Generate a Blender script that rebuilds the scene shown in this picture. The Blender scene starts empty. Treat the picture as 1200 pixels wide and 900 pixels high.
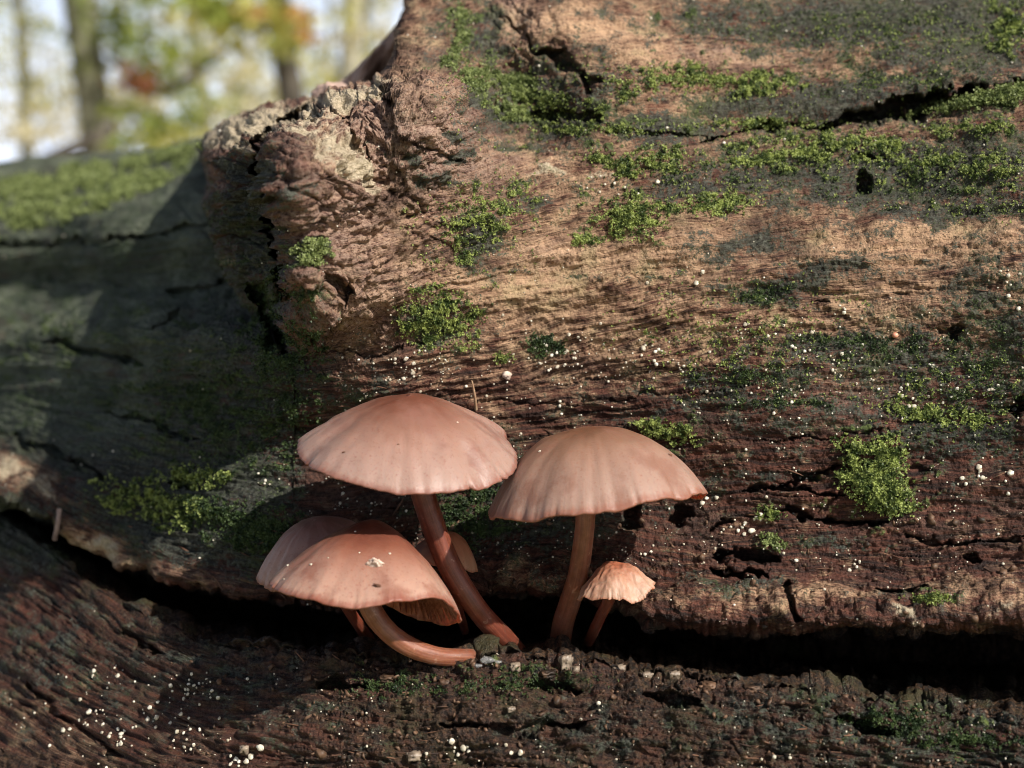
import bpy, math, random
import numpy as np
from mathutils import Vector, Matrix

random.seed(7)
rng = np.random.default_rng(11)
sc = bpy.context.scene
col = sc.collection

# ---------------------------------------------------------------- camera
F = 1714.0                                   # focal length in photograph pixels
PITCH = math.radians(8.5)
CAM = np.array([0.0, 0.0, 0.50])             # 0.5 m above the forest floor, metres throughout
cam_d = bpy.data.cameras.new('camera')
cam = bpy.data.objects.new('camera', cam_d); col.objects.link(cam)
cam.location = CAM
cam.rotation_euler = (math.radians(90) - PITCH, 0, 0)
cam_d.sensor_width = 36.0
cam_d.lens = 36.0 * F / 1200.0
cam_d.clip_start = 0.005; cam_d.clip_end = 1500
cam_d.dof.use_dof = True
cam_d.dof.focus_distance = 0.2045
cam_d.dof.aperture_fstop = 21.0
sc.camera = cam

# ---------------------------------------------------------------- light
SUN_EL = math.radians(40); SUN_AZ = math.radians(47)      # azimuth: to the right of and behind the camera
sd = np.array([math.sin(SUN_AZ)*math.cos(SUN_EL), -math.cos(SUN_AZ)*math.cos(SUN_EL), math.sin(SUN_EL)])
sun_d = bpy.data.lights.new('sun', 'SUN'); sun_d.energy = 4.7; sun_d.angle = math.radians(0.6)
sun_d.color = (1.0, 0.93, 0.84)
sun = bpy.data.objects.new('sun', sun_d); col.objects.link(sun)
sun.rotation_euler = Vector(sd).to_track_quat('Z', 'Y').to_euler()
world = bpy.data.worlds.new('World'); sc.world = world; world.use_nodes = True
wn = world.node_tree; bg = wn.nodes['Background']
sky = wn.nodes.new('ShaderNodeTexSky'); sky.sky_type = 'NISHITA'; sky.sun_disc = False
sky.sun_elevation = SUN_EL
sky.sun_rotation = math.atan2(sd[0], sd[1])
sky.dust_density = 3.0; sky.air_density = 1.0; sky.altitude = 50
# bright haze band added near the horizon, the same all round, to whiten the low sky
tc = wn.nodes.new('ShaderNodeTexCoord'); sx = wn.nodes.new('ShaderNodeSeparateXYZ'); wn.links.new(tc.outputs['Generated'], sx.inputs[0])
mr = wn.nodes.new('ShaderNodeMapRange'); mr.interpolation_type = 'SMOOTHSTEP'; wn.links.new(sx.outputs[2], mr.inputs[0])
mr.inputs[1].default_value = 0.0; mr.inputs[2].default_value = 0.24; mr.inputs[3].default_value = 0.9; mr.inputs[4].default_value = 0.0
wm = wn.nodes.new('ShaderNodeMix'); wm.data_type = 'RGBA'; wn.links.new(mr.outputs[0], wm.inputs[0]); wn.links.new(sky.outputs[0], wm.inputs[6])
wm.inputs[7].default_value = (21.0, 23.5, 29.0, 1)
wn.links.new(wm.outputs[2], bg.inputs[0]); bg.inputs[1].default_value = 0.054
sc.view_settings.view_transform = 'Standard'; sc.view_settings.look = 'None'
sc.view_settings.exposure = 0.38; sc.view_settings.gamma = 1.0
sc.render.engine = 'CYCLES'
sc.cycles.use_denoising = True
sc.cycles.filter_width = 0.95            # crisp fine grain

# ---------------------------------------------------------------- numpy noise
_pr = np.random.default_rng(3)
PERM = _pr.permutation(256).astype(np.int32); PERM = np.concatenate([PERM, PERM])
_g = _pr.normal(size=(256, 3)); _g /= np.linalg.norm(_g, axis=1)[:, None]
GX, GY, GZ = [np.ascontiguousarray(_g[:, i]).astype(np.float32) for i in range(3)]
_a2 = _pr.uniform(0, 2*np.pi, 256); G2X = np.cos(_a2).astype(np.float32); G2Y = np.sin(_a2).astype(np.float32)

def fade(t): return t*t*t*(t*(t*6-15)+10)

def perlin3(x, y, z):
    x = np.asarray(x, np.float32); y = np.asarray(y, np.float32); z = np.asarray(z, np.float32)
    xi = np.floor(x); yi = np.floor(y); zi = np.floor(z)
    fx = x-xi; fy = y-yi; fz = z-zi
    xi = xi.astype(np.int32) & 255; yi = yi.astype(np.int32) & 255; zi = zi.astype(np.int32) & 255
    u, v, w = fade(fx), fade(fy), fade(fz)
    out = 0
    for dx in (0, 1):
        hx = PERM[(xi+dx) & 255]; wx = u if dx else 1-u
        for dy in (0, 1):
            hy = PERM[(hx+yi+dy) & 255]; wy = wx*(v if dy else 1-v)
            for dz in (0, 1):
                h = PERM[(hy+zi+dz) & 255]
                out = out + wy*(w if dz else 1-w)*(GX[h]*(fx-dx)+GY[h]*(fy-dy)+GZ[h]*(fz-dz))
    return out*1.5

def perlin2(x, y, seed=0):
    x = np.asarray(x, np.float32)+seed*17.3; y = np.asarray(y, np.float32)+seed*9.1
    xi = np.floor(x); yi = np.floor(y); fx = x-xi; fy = y-yi
    xi = xi.astype(np.int32) & 255; yi = yi.astype(np.int32) & 255
    u, v = fade(fx), fade(fy); out = 0
    for dx in (0, 1):
        hx = PERM[(xi+dx) & 255]; wx = u if dx else 1-u
        for dy in (0, 1):
            h = PERM[(hx+yi+dy) & 255]
            out = out + wx*(v if dy else 1-v)*(G2X[h]*(fx-dx)+G2Y[h]*(fy-dy))
    return out*1.5

def fbm2(x, y, o=4, seed=0, gain=0.5):
    s = 0; a = 1
    for k in range(o):
        s = s + a*perlin2(x*2**k, y*2**k, seed+k*3); a *= gain
    return s

def fbm3(x, y, z, o=4, gain=0.5, off=0.0):
    s = 0; a = 1
    for k in range(o):
        s = s + a*perlin3(x*2**k+off, y*2**k+off*1.7, z*2**k-off); a *= gain
    return s

def worley2(x, y):
    xi = np.floor(x).astype(np.int32); yi = np.floor(y).astype(np.int32)
    f1 = np.full(x.shape, 9.0, np.float32); f2 = f1.copy(); cid = np.zeros(x.shape, np.int32)
    for dx in (-1, 0, 1):
        for dy in (-1, 0, 1):
            cx = xi+dx; cy = yi+dy
            h = PERM[(PERM[cx & 255]+cy) & 255]
            px = cx+(h % 16)/16.0+0.03; py = cy+(h//16)/16.0+0.03
            d = np.hypot(x-px, y-py).astype(np.float32)
            m = d < f1
            f2 = np.where(m, f1, np.minimum(f2, d)); f1 = np.where(m, d, f1); cid = np.where(m, h, cid)
    return f1, f2, cid

def sstep(e0, e1, x):
    t = np.clip((x-e0)/(e1-e0), 0, 1); return t*t*(3-2*t)

def ip(pts, x):
    p = np.array(pts, float); return np.interp(x, p[:, 0], p[:, 1])

def smooth_ip(pts, x, r=8):
    return (ip(pts, x-r)+ip(pts, x)*2+ip(pts, x+r))/4

def ray(a, b):
    """direction (world) through photograph pixel a, b, scaled so that its y component is 1"""
    xc = (np.asarray(a, float)-600)/F; zc = (450-np.asarray(b, float))/F
    cp, sp = math.cos(PITCH), math.sin(PITCH)
    dy = cp+zc*sp; dz = -sp+zc*cp
    return np.stack([xc/dy, np.ones_like(xc), dz/dy], -1)

def at(a, b, Y):
    return CAM+ray(a, b)*np.asarray(Y)[..., None]

def project(P):
    v = P-CAM; cp, sp = math.cos(PITCH), math.sin(PITCH)
    d = v[..., 1]*cp-v[..., 2]*sp; up = v[..., 1]*sp+v[..., 2]*cp
    return 600+F*v[..., 0]/d, 450-F*up/d

def Ypix(Y):                                  # metres per photograph pixel at depth Y
    return Y/F

# ---------------------------------------------------------------- object helpers
def rot(rx, ry, rz=0):
    cx, sx, cy, sy, cz, sz = math.cos(rx), math.sin(rx), math.cos(ry), math.sin(ry), math.cos(rz), math.sin(rz)
    Rx = np.array([[1, 0, 0], [0, cx, -sx], [0, sx, cx]]); Ry = np.array([[cy, 0, sy], [0, 1, 0], [-sy, 0, cy]]); Rz = np.array([[cz, -sz, 0], [sz, cz, 0], [0, 0, 1]])
    return Ry @ Rx @ Rz


def mesh_np(name, V, Q, mat, smooth=True, attrs=None, mat_idx=None, origin=None):
    """V n x 3 world points, Q m x 3 or m x 4 faces"""
    V = np.asarray(V, np.float32).copy()
    if origin is not None: V -= np.asarray(origin, np.float32)
    Q = np.asarray(Q, np.int32); k = Q.shape[1]
    me = bpy.data.meshes.new(name)
    me.vertices.add(len(V)); me.vertices.foreach_set('co', V.ravel())
    me.loops.add(Q.size); me.loops.foreach_set('vertex_index', Q.ravel())
    me.polygons.add(len(Q)); me.polygons.foreach_set('loop_start', np.arange(0, Q.size, k, dtype=np.int32))
    me.polygons.foreach_set('loop_total', np.full(len(Q), k, np.int32))
    if smooth: me.polygons.foreach_set('use_smooth', np.ones(len(Q), bool))
    mats = mat if isinstance(mat, (list, tuple)) else [mat]
    for m in mats: me.materials.append(m)
    if mat_idx is not None: me.polygons.foreach_set('material_index', np.asarray(mat_idx, np.int32))
    for nm, (typ, arr) in (attrs or {}).items():
        at_ = me.attributes.new(nm, typ, 'POINT')
        at_.data.foreach_set('color' if typ == 'FLOAT_COLOR' else ('vector' if typ == 'FLOAT_VECTOR' else 'value'), np.asarray(arr, np.float32).ravel())
    me.update(calc_edges=True)
    return me

def obj(name, me, parent=None, loc=None):
    o = bpy.data.objects.new(name, me); col.objects.link(o)
    if parent is not None: o.parent = parent
    if loc is not None: o.location = loc
    return o

def tag(o, label=None, cat=None, group=None, kind=None):
    if label: o['label'] = label
    if cat: o['category'] = cat
    if group: o['group'] = group
    if kind: o['kind'] = kind
    return o

def empty(name, loc, label, cat, group=None):
    o = bpy.data.objects.new(name, None); col.objects.link(o); o.location = loc
    o.empty_display_size = 0.01
    return tag(o, label, cat, group)

def grid_faces(nr, nc, wrap=False, base=0):
    r = np.arange(nr-1)[:, None]; c = np.arange(nc if wrap else nc-1)[None, :]
    c1 = (c+1) % nc
    return (base+np.stack([r*nc+c, (r+1)*nc+c, (r+1)*nc+c1, r*nc+c1], -1).reshape(-1, 4)).astype(np.int32)

# ---------------------------------------------------------------- materials
class NT:
    def __init__(s, name):
        s.m = bpy.data.materials.new(name); s.m.use_nodes = True; s.t = s.m.node_tree
        s.p = s.t.nodes['Principled BSDF']; s.o = s.t.nodes['Material Output']
    def n(s, typ, **kw):
        nd = s.t.nodes.new(typ)
        for k, v in kw.items(): setattr(nd, k, v)
        return nd
    def l(s, a, b): s.t.links.new(a, b)
    def set(s, inp, v):
        if isinstance(v, bpy.types.NodeSocket): s.l(v, inp)
        else: inp.default_value = v
    def math(s, op, a, b=0.0, c=0.0, clamp=False):
        nd = s.n('ShaderNodeMath', operation=op, use_clamp=clamp)
        s.set(nd.inputs[0], a); s.set(nd.inputs[1], b); s.set(nd.inputs[2], c); return nd.outputs[0]
    def mix(s, f, a, b):
        nd = s.n('ShaderNodeMix', data_type='RGBA')
        s.set(nd.inputs[0], f)
        for i, v in ((6, a), (7, b)):
            s.set(nd.inputs[i], v if isinstance(v, bpy.types.NodeSocket) else (*v, 1.0))
        return nd.outputs[2]
    def noise(s, vec, scale, detail=3, rough=0.55, dist=0.0):
        nd = s.n('ShaderNodeTexNoise'); s.l(vec, nd.inputs['Vector'])
        nd.inputs['Scale'].default_value = scale; nd.inputs['Detail'].default_value = detail
        nd.inputs['Roughness'].default_value = rough; nd.inputs['Distortion'].default_value = dist
        return nd.outputs[0]
    def ramp(s, v, lo, hi):
        nd = s.n('ShaderNodeMapRange', interpolation_type='SMOOTHSTEP'); s.set(nd.inputs[0], v)
        nd.inputs[1].default_value = lo; nd.inputs[2].default_value = hi; return nd.outputs[0]
    def attr(s, name):
        nd = s.n('ShaderNodeAttribute'); nd.attribute_name = name; return nd
    def scale(s, vec, v):
        nd = s.n('ShaderNodeVectorMath', operation='MULTIPLY'); s.l(vec, nd.inputs[0]); nd.inputs[1].default_value = v
        return nd.outputs[0]
    def bump(s, h, dist, strength=1.0, prev=None):
        nd = s.n('ShaderNodeBump'); s.l(h, nd.inputs['Height']); nd.inputs['Distance'].default_value = dist
        nd.inputs['Strength'].default_value = strength
        if prev is not None: s.l(prev, nd.inputs['Normal'])
        return nd.outputs[0]
    def geo(s): return s.n('ShaderNodeNewGeometry').outputs['Position']

def wood_material():
    m = NT('weathered_wood'); P = m.geo()
    A = m.attr('masks'); B = m.attr('masks_more'); G = m.attr('grain').outputs['Vector']
    sa = m.n('ShaderNodeSeparateColor'); m.l(A.outputs['Color'], sa.inputs[0])
    sb = m.n('ShaderNodeSeparateColor'); m.l(B.outputs['Color'], sb.inputs[0])
    tone, algae, green = sa.outputs; pale = A.outputs['Alpha']
    pink, wet, soil_shade = sb.outputs; yel = B.outputs['Alpha']
    streak = m.noise(m.scale(G, (0.12, 1.6, 1)), 1.0, 5, 0.65)
    fib = m.noise(m.scale(G, (0.5, 5.0, 1)), 1.0, 4, 0.7)
    blot = m.noise(P, 160, 5, 0.65)
    spk = m.noise(P, 1500, 4, 0.7)
    spk2 = m.noise(P, 3600, 2, 0.6)
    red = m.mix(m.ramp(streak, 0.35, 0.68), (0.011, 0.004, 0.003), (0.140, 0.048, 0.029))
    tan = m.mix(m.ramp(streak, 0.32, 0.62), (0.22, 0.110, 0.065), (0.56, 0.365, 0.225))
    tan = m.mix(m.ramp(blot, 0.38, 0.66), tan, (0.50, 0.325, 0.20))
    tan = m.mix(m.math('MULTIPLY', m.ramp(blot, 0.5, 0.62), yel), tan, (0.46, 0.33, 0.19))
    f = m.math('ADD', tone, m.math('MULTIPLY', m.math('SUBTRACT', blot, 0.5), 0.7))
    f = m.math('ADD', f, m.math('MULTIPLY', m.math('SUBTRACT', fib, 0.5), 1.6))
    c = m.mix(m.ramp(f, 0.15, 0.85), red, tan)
    pk = m.mix(m.ramp(spk, 0.35, 0.65), (0.13, 0.062, 0.046), (0.52, 0.365, 0.285))
    c = m.mix(m.math('MULTIPLY', pink, 0.85), c, pk)
    stn = m.noise(m.scale(P, (55, 70, 130)), 1.0, 7, 0.68, 0.4)
    c = m.mix(m.math('MULTIPLY', m.ramp(stn, 0.53, 0.64), 0.62), c, m.mix(m.ramp(spk, .4, .6), (0.030, 0.020, 0.016), (0.12, 0.062, 0.044)))
    dk = m.ramp(m.math('ADD', m.math('MULTIPLY', spk, 0.6), m.math('MULTIPLY', fib, 0.4)), 0.47, 0.38)
    c = m.mix(m.math('MULTIPLY', dk, 0.85), c, (0.030, 0.013, 0.009))
    pl = m.mix(m.ramp(spk, 0.3, 0.7), (0.30, 0.25, 0.16), (0.60, 0.50, 0.36))
    c = m.mix(m.ramp(m.math('ADD', pale, m.math('MULTIPLY', m.math('SUBTRACT', spk, 0.5), 0.9)), 0.35, 0.75), c, pl)
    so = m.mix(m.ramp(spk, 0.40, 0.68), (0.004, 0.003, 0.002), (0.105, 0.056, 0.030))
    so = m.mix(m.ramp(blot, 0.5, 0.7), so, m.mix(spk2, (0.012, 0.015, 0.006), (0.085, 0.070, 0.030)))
    c = m.mix(soil_shade, c, so)
    al = m.mix(m.ramp(m.math('ADD', m.math('MULTIPLY', spk, 0.65), m.math('MULTIPLY', fib, 0.35)), 0.40, 0.66), (0.006, 0.009, 0.007), (0.098, 0.110, 0.088))
    al = m.mix(m.ramp(m.math('ADD', m.math('MULTIPLY', blot, 0.5), m.math('MULTIPLY', spk2, 0.5)), 0.5, 0.62), al, (0.040, 0.062, 0.020))
    fa = m.math('ADD', algae, m.math('MULTIPLY', m.math('SUBTRACT', spk, 0.5), 2.0))
    fa = m.math('ADD', fa, m.math('MULTIPLY', m.math('SUBTRACT', spk2, 0.5), 0.8))
    fa = m.math('ADD', fa, m.math('MULTIPLY', m.math('SUBTRACT', fib, 0.5), 0.7))
    c = m.mix(m.math('MULTIPLY', m.ramp(fa, 0.24, 0.62), 0.93), c, al)
    lf = m.attr('left_fill').outputs['Fac']
    lc = m.mix(m.ramp(stn, 0.40, 0.60), (0.055, 0.072, 0.045), (0.17, 0.195, 0.135))
    lc = m.mix(m.math('MULTIPLY', m.ramp(spk, .5, .36), .7), lc, (0.02, 0.025, 0.016))
    c = m.mix(m.math('MULTIPLY', lf, 0.9), c, lc)
    gr = m.mix(m.ramp(spk, 0.35, 0.7), (0.020, 0.034, 0.009), (0.13, 0.17, 0.045))
    fg = m.math('ADD', green, m.math('MULTIPLY', m.math('SUBTRACT', spk, 0.5), 1.2))
    c = m.mix(m.ramp(fg, 0.40, 0.95), c, gr)
    m.l(c, m.p.inputs['Base Color'])
    m.l(m.math('SUBTRACT', 0.85, m.math('MULTIPLY', wet, m.math('MULTIPLY', m.ramp(spk, 0.3, 0.7), 0.75))), m.p.inputs['Roughness'])
    h = m.math('ADD', m.math('MULTIPLY', spk, 0.6), m.math('MULTIPLY', spk2, 0.35))
    h = m.math('ADD', h, m.math('MULTIPLY', fib, 0.5))
    m.l(m.bump(h, 0.0008, 1.0), m.p.inputs['Normal'])
    m.p.inputs['Specular IOR Level'].default_value = 0.4
    return m.m

def simple(name, c1, c2, scale, rough=0.8, bump=0.0, detail=4, spec=0.4, sss=0.0, lo=0.35, hi=0.65):
    m = NT(name); P = m.geo(); n = m.noise(P, scale, detail, 0.6)
    m.l(m.mix(m.ramp(n, lo, hi), c1, c2), m.p.inputs['Base Color'])
    m.p.inputs['Roughness'].default_value = rough; m.p.inputs['Specular IOR Level'].default_value = spec
    if bump: m.l(m.bump(n, bump), m.p.inputs['Normal'])
    if sss:
        m.p.inputs['Subsurface Weight'].default_value = 1.0
        m.p.inputs['Subsurface Radius'].default_value = (1.0, 0.45, 0.25); m.p.inputs['Subsurface Scale'].default_value = sss
    return m.m

def leaf_material(name, c1, c2, scale=8.0, tr=0.35):
    m = NT(name); P = m.geo(); n = m.noise(P, scale, 3, 0.7)
    c = m.mix(m.ramp(n, 0.38, 0.62), c1, c2)
    m.l(c, m.p.inputs['Base Color']); m.p.inputs['Roughness'].default_value = 0.55
    t = m.n('ShaderNodeBsdfTranslucent'); m.l(c, t.inputs[0])
    mx = m.n('ShaderNodeMixShader'); mx.inputs[0].default_value = tr
    m.l(m.p.outputs[0], mx.inputs[1]); m.l(t.outputs[0], mx.inputs[2]); m.l(mx.outputs[0], m.o.inputs[0])
    return m.m

def cap_material(name, apex, mid, rim, edge, blotch, rough=0.5, lines=0.4):
    m = NT(name); P = m.geo(); G = m.attr('cap').outputs['Vector']       # (t, cos, sin)
    sp = m.n('ShaderNodeSeparateXYZ'); m.l(G, sp.inputs[0]); t = sp.outputs[0]
    rad = m.scale(G, (1.2, 1, 1))
    stre = m.noise(m.scale(G, (2.5, 22, 22)), 1.0, 6, 0.7)
    fine = m.noise(m.scale(G, (2.5, 90, 90)), 1.0, 2, 0.6)
    blot = m.noise(P, 170, 6, 0.62); g = m.noise(P, 2600, 3, 0.6)
    tt = m.math('ADD', t, m.math('MULTIPLY', m.math('SUBTRACT', blot, 0.5), 0.50))
    c = m.mix(m.ramp(tt, 0.10, 0.70), apex, mid)
    c = m.mix(m.ramp(tt, 0.45, 1.0), c, rim)
    c = m.mix(m.math('MULTIPLY', m.ramp(blot, 0.46, 0.66), 0.7), c, blotch)
    k = m.math('MULTIPLY', m.ramp(stre, 0.42, 0.70), m.ramp(t, 0.55, 0.95))
    c = m.mix(m.math('MULTIPLY', k, 0.22*lines), c, blotch)
    c = m.mix(m.math('MULTIPLY', m.ramp(fine, 0.6, 0.42), m.math('MULTIPLY', m.ramp(t, 0.6, 0.95), 0.05*lines)), c, (0.75, 0.62, 0.55))
    c = m.mix(m.math('MULTIPLY', m.ramp(g, 0.55, 0.72), 0.5), c, edge)
    c = m.mix(m.math('MULTIPLY', m.ramp(m.math('ADD', t, m.math('MULTIPLY', m.math('SUBTRACT', stre, 0.5), 0.06)), 0.955, 0.995), 0.7), c, edge)
    m.l(c, m.p.inputs['Base Color']); m.p.inputs['Roughness'].default_value = rough
    m.p.inputs['Specular IOR Level'].default_value = 0.35
    m.p.inputs['Subsurface Weight'].default_value = 0.35
    m.p.inputs['Subsurface Radius'].default_value = (1.0, 0.35, 0.2); m.p.inputs['Subsurface Scale'].default_value = 0.0012
    h = m.math('ADD', m.math('MULTIPLY', m.math('MULTIPLY', stre, m.ramp(t, 0.45, 0.95)), 0.9*lines), m.math('MULTIPLY', g, 0.4))
    h = m.math('ADD', h, m.math('MULTIPLY', m.math('MULTIPLY', fine, m.ramp(t, 0.4, 0.9)), 0.4*lines))
    m.l(m.bump(h, 0.00020, 0.55), m.p.inputs['Normal'])
    return m.m

WOOD = wood_material()
def stem_material(name, c1, c2, dirt):
    m = NT(name); P_ = m.geo(); S_ = m.attr('along').outputs['Vector']
    f = m.noise(m.scale(S_, (3.5, 4, 4)), 1.0, 5, .65); g = m.noise(P_, 900, 4, .65); sp = m.n('ShaderNodeSeparateXYZ'); m.l(S_, sp.inputs[0]); t = sp.outputs[0]
    c = m.mix(m.ramp(m.math('ADD', m.math('MULTIPLY', f, .6), m.math('MULTIPLY', g, .4)), .38, .62), c1, c2)
    d = m.ramp(m.math('ADD', t, m.math('MULTIPLY', m.math('SUBTRACT', g, .5), .9)), .72, 1.05)
    c = m.mix(m.math('MULTIPLY', d, .85), c, dirt)
    c = m.mix(m.math('MULTIPLY', m.ramp(g, .62, .72), .35), c, (.62, .42, .30))
    m.l(c, m.p.inputs['Base Color']); m.p.inputs['Roughness'].default_value = .40
    m.p.inputs['Subsurface Weight'].default_value = 1.0; m.p.inputs['Subsurface Radius'].default_value = (1.0, .4, .2); m.p.inputs['Subsurface Scale'].default_value = .0012
    m.l(m.bump(m.math('ADD', m.math('MULTIPLY', f, .5), m.math('MULTIPLY', g, .5)), .0002, .7), m.p.inputs['Normal'])
    return m.m
STEM = stem_material('mushroom_stem', (0.130, 0.033, 0.018), (0.225, 0.068, 0.038), (0.040, 0.015, 0.010))
STEM_PALE = stem_material('pale_mushroom_stem', (0.190, 0.066, 0.036), (0.300, 0.125, 0.076), (0.10, 0.035, 0.022))
GILL = simple('mushroom_gills', (0.22, 0.060, 0.026), (0.42, 0.15, 0.07), 900, 0.6, sss=0.0010)
BEAD = simple('white_fungus', (0.40, 0.35, 0.26), (0.80, 0.76, 0.64), 1100, 0.5)
BEAD_ORANGE = simple('orange_fungus', (0.60, 0.22, 0.13), (0.75, 0.36, 0.25), 900, 0.4)
FLAKE = simple('pale_flake', (0.50, 0.36, 0.28), (0.75, 0.62, 0.52), 1500, 0.7, 0.0002)
DARKBIT = simple('dark_bark_bit', (0.07, 0.028, 0.016), (0.20, 0.09, 0.05), 900, 0.6, 0.0002)
CRUMB = simple('wood_crumb', (0.018, 0.011, 0.007), (0.15, 0.085, 0.05), 320, 0.55, 0.0003)
CRUMB2 = simple('grey_crumb', (0.10, 0.075, 0.055), (0.30, 0.24, 0.18), 700, 0.4, 0.0003)
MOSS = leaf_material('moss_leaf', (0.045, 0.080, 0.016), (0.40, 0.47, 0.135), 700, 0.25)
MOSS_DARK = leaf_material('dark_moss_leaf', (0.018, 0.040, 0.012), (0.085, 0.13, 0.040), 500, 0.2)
MOSS_PALE = leaf_material('pale_moss_leaf', (0.11, 0.15, 0.04), (0.34, 0.40, 0.15), 700, 0.25)

# ================================================================ THE FALLEN LOG
# profile lines of the log, as seen in the photograph (pixel a -> pixel b), used to shape the wood
CRACK_U = [(-900, 430), (-300, 480), (0, 583), (40, 600), (70, 620), (100, 634), (150, 662), (200, 682), (300, 703), (400, 712), (520, 700), (560, 690),
           (660, 690), (700, 700), (740, 708), (770, 732), (850, 738), (1000, 742), (1200, 737), (1500, 735), (2100, 740)]
CRACK_L = [(-900, 445), (-300, 495), (0, 603), (50, 640), (100, 680), (150, 712), (200, 738), (260, 756), (350, 762), (450, 772), (560, 776), (600, 766), (660, 776),
           (700, 780), (760, 790), (850, 796), (920, 806), (1000, 818), (1100, 829), (1150, 836), (1200, 846), (1500, 850), (2100, 850)]
SKYL = [(-900, 300), (-200, 222), (0, 190), (120, 178), (239, 166), (241, 166), (262, 146), (300, 130), (345, 118), (372, 119), (395, 110), (430, 100), (452, 93), (460, 70),
        (468, 28), (480, -10), (500, -55), (560, -110), (700, -150), (1200, -170), (2100, -170)]
SILH = [(-200, 240), (165, 240), (200, 243), (230, 245), (262, 252), (300, 263), (330, 276), (365, 292), (400, 318), (440, 345), (1100, 345)]
FRONT = [(0, 400), (110, 385), (130, 368), (150, 335), (165, 316), (180, 309), (220, 317), (262, 328), (300, 334), (330, 338), (400, 336), (470, 330)]
FOLD = [(380, 60), (440, 96), (465, 92), (500, 88), (540, 100), (565, 125), (585, 160), (610, 185), (680, 200)]

MAIN_PTS = [  # (a, b, depth Y)
 (600, 480, .2150), (480, 500, .2155), (700, 500, .2140), (850, 500, .2085), (1000, 500, .2040), (1200, 500, .1970), (1450, 500, .190), (1900, 500, .185),
 (600, 600, .2130), (480, 610, .2150), (700, 620, .2110), (850, 620, .2050), (1000, 620, .2000), (1200, 620, .1930), (1450, 620, .186),
 (600, 690, .2080), (480, 700, .2090), (760, 700, .2020), (860, 715, .1975), (1000, 715, .1940), (1200, 710, .1880), (1450, 710, .182), (1900, 710, .176),
 (600, 380, .2150), (750, 380, .2140), (900, 380, .2110), (1050, 380, .2070), (1200, 380, .2010), (1450, 380, .196),
 (620, 290, .2160), (800, 280, .2170), (1000, 270, .2150), (1200, 270, .2090), (1450, 270, .204), (1900, 300, .198),
 (620, 210, .2220), (750, 200, .2240), (900, 200, .2260), (1050, 190, .2250), (1200, 180, .2200), (1450, 180, .214),
 (600, 120, .2340), (700, 110, .2340), (850, 100, .2380), (1000, 80, .2400), (1200, 60, .2370), (1450, 50, .232), (1900, 50, .225),
 (500, 30, .2420), (600, 20, .2450), (750, 10, .2500), (900, -10, .2550), (1200, -30, .2560), (600, -100, .270), (900, -140, .285), (1200, -160, .285), (1900, -160, .28),
 # broken knot
 (540, 180, .2120), (480, 110, .2100), (420, 130, .2110), (480, 200, .2045), (420, 220, .1985), (360, 200, .1930), (335, 190, .1905), (345, 260, .1915), (420, 300, .1990), (500, 290, .2070),
 (350, 330, .1980), (360, 390, .2100), (430, 380, .2085), (520, 380, .2110), (330, 440, .2200), (420, 440, .2135),
]
LEFT_PTS = [
 (250, 450, .2360), (150, 450, .2580), (60, 440, .2830), (0, 430, .3050), (-150, 400, .355), (-500, 380, .38),
 (350, 520, .2200), (250, 540, .2290), (150, 540, .2430), (60, 530, .2610), (0, 520, .2760), (-150, 500, .310), (-500, 470, .35),
 (350, 620, .2150), (250, 630, .2210), (150, 620, .2330), (100, 600, .2400), (0, 560, .2540), (-150, 530, .280), (-900, 460, .42),
 (400, 690, .2110), (300, 690, .2140), (200, 670, .2220), (100, 630, .2330),
]
FAR_PTS = [
 (0, 330, .350), (100, 330, .316), (200, 330, .286), (300, 330, .268), (-150, 320, .405), (-500, 320, .50),
 (0, 265, .362), (120, 255, .328), (240, 240, .303), (330, 230, .296), (-150, 270, .42), (0, 225, .395), (120, 210, .370), (240, 190, .345), (340, 180, .335),
 (-300, 240, .50), (-700, 260, .60), (0, 195, .43), (240, 170, .375), (0, 380, .330), (150, 390, .276), (260, 395, .255), (350, 400, .247), (-900, 310, .56)]

class RBF:
    def __init__(s, pts, lam=8e-4):
        p = np.array(pts); s.x = p[:, :2]/300.0; v = p[:, 2]
        r = np.linalg.norm(s.x[:, None]-s.x[None], axis=-1)
        n = len(p); K = -np.sqrt(r*r+0.05)
        Mx = np.zeros((n+3, n+3)); Mx[:n, :n] = K-lam*np.eye(n)*10
        Mx[:n, n] = 1; Mx[:n, n+1:] = s.x; Mx[n, :n] = 1; Mx[n+1:, :n] = s.x.T
        s.w = np.linalg.solve(Mx, np.concatenate([v, [0, 0, 0]])); s.n = n
        s.ga = np.arange(-950, 2200, 25.0); s.gb = np.arange(-300, 1250, 20.0)
        A, B = np.meshgrid(s.ga, s.gb); q = np.stack([A.ravel(), B.ravel()], 1)/300
        r = np.linalg.norm(q[:, None]-s.x[None], axis=-1)
        s.G = (-np.sqrt(r*r+0.05) @ s.w[:n]+s.w[n]+q @ s.w[n+1:]).reshape(A.shape)
    def __call__(s, a, b):
        x = np.clip((a-s.ga[0])/25, 0, len(s.ga)-1.001); y = np.clip((b-s.gb[0])/20, 0, len(s.gb)-1.001)
        xi = x.astype(int); yi = y.astype(int); fx = x-xi; fy = y-yi
        G = s.G
        return (G[yi, xi]*(1-fx)+G[yi, xi+1]*fx)*(1-fy)+(G[yi+1, xi]*(1-fx)+G[yi+1, xi+1]*fx)*fy

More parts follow.
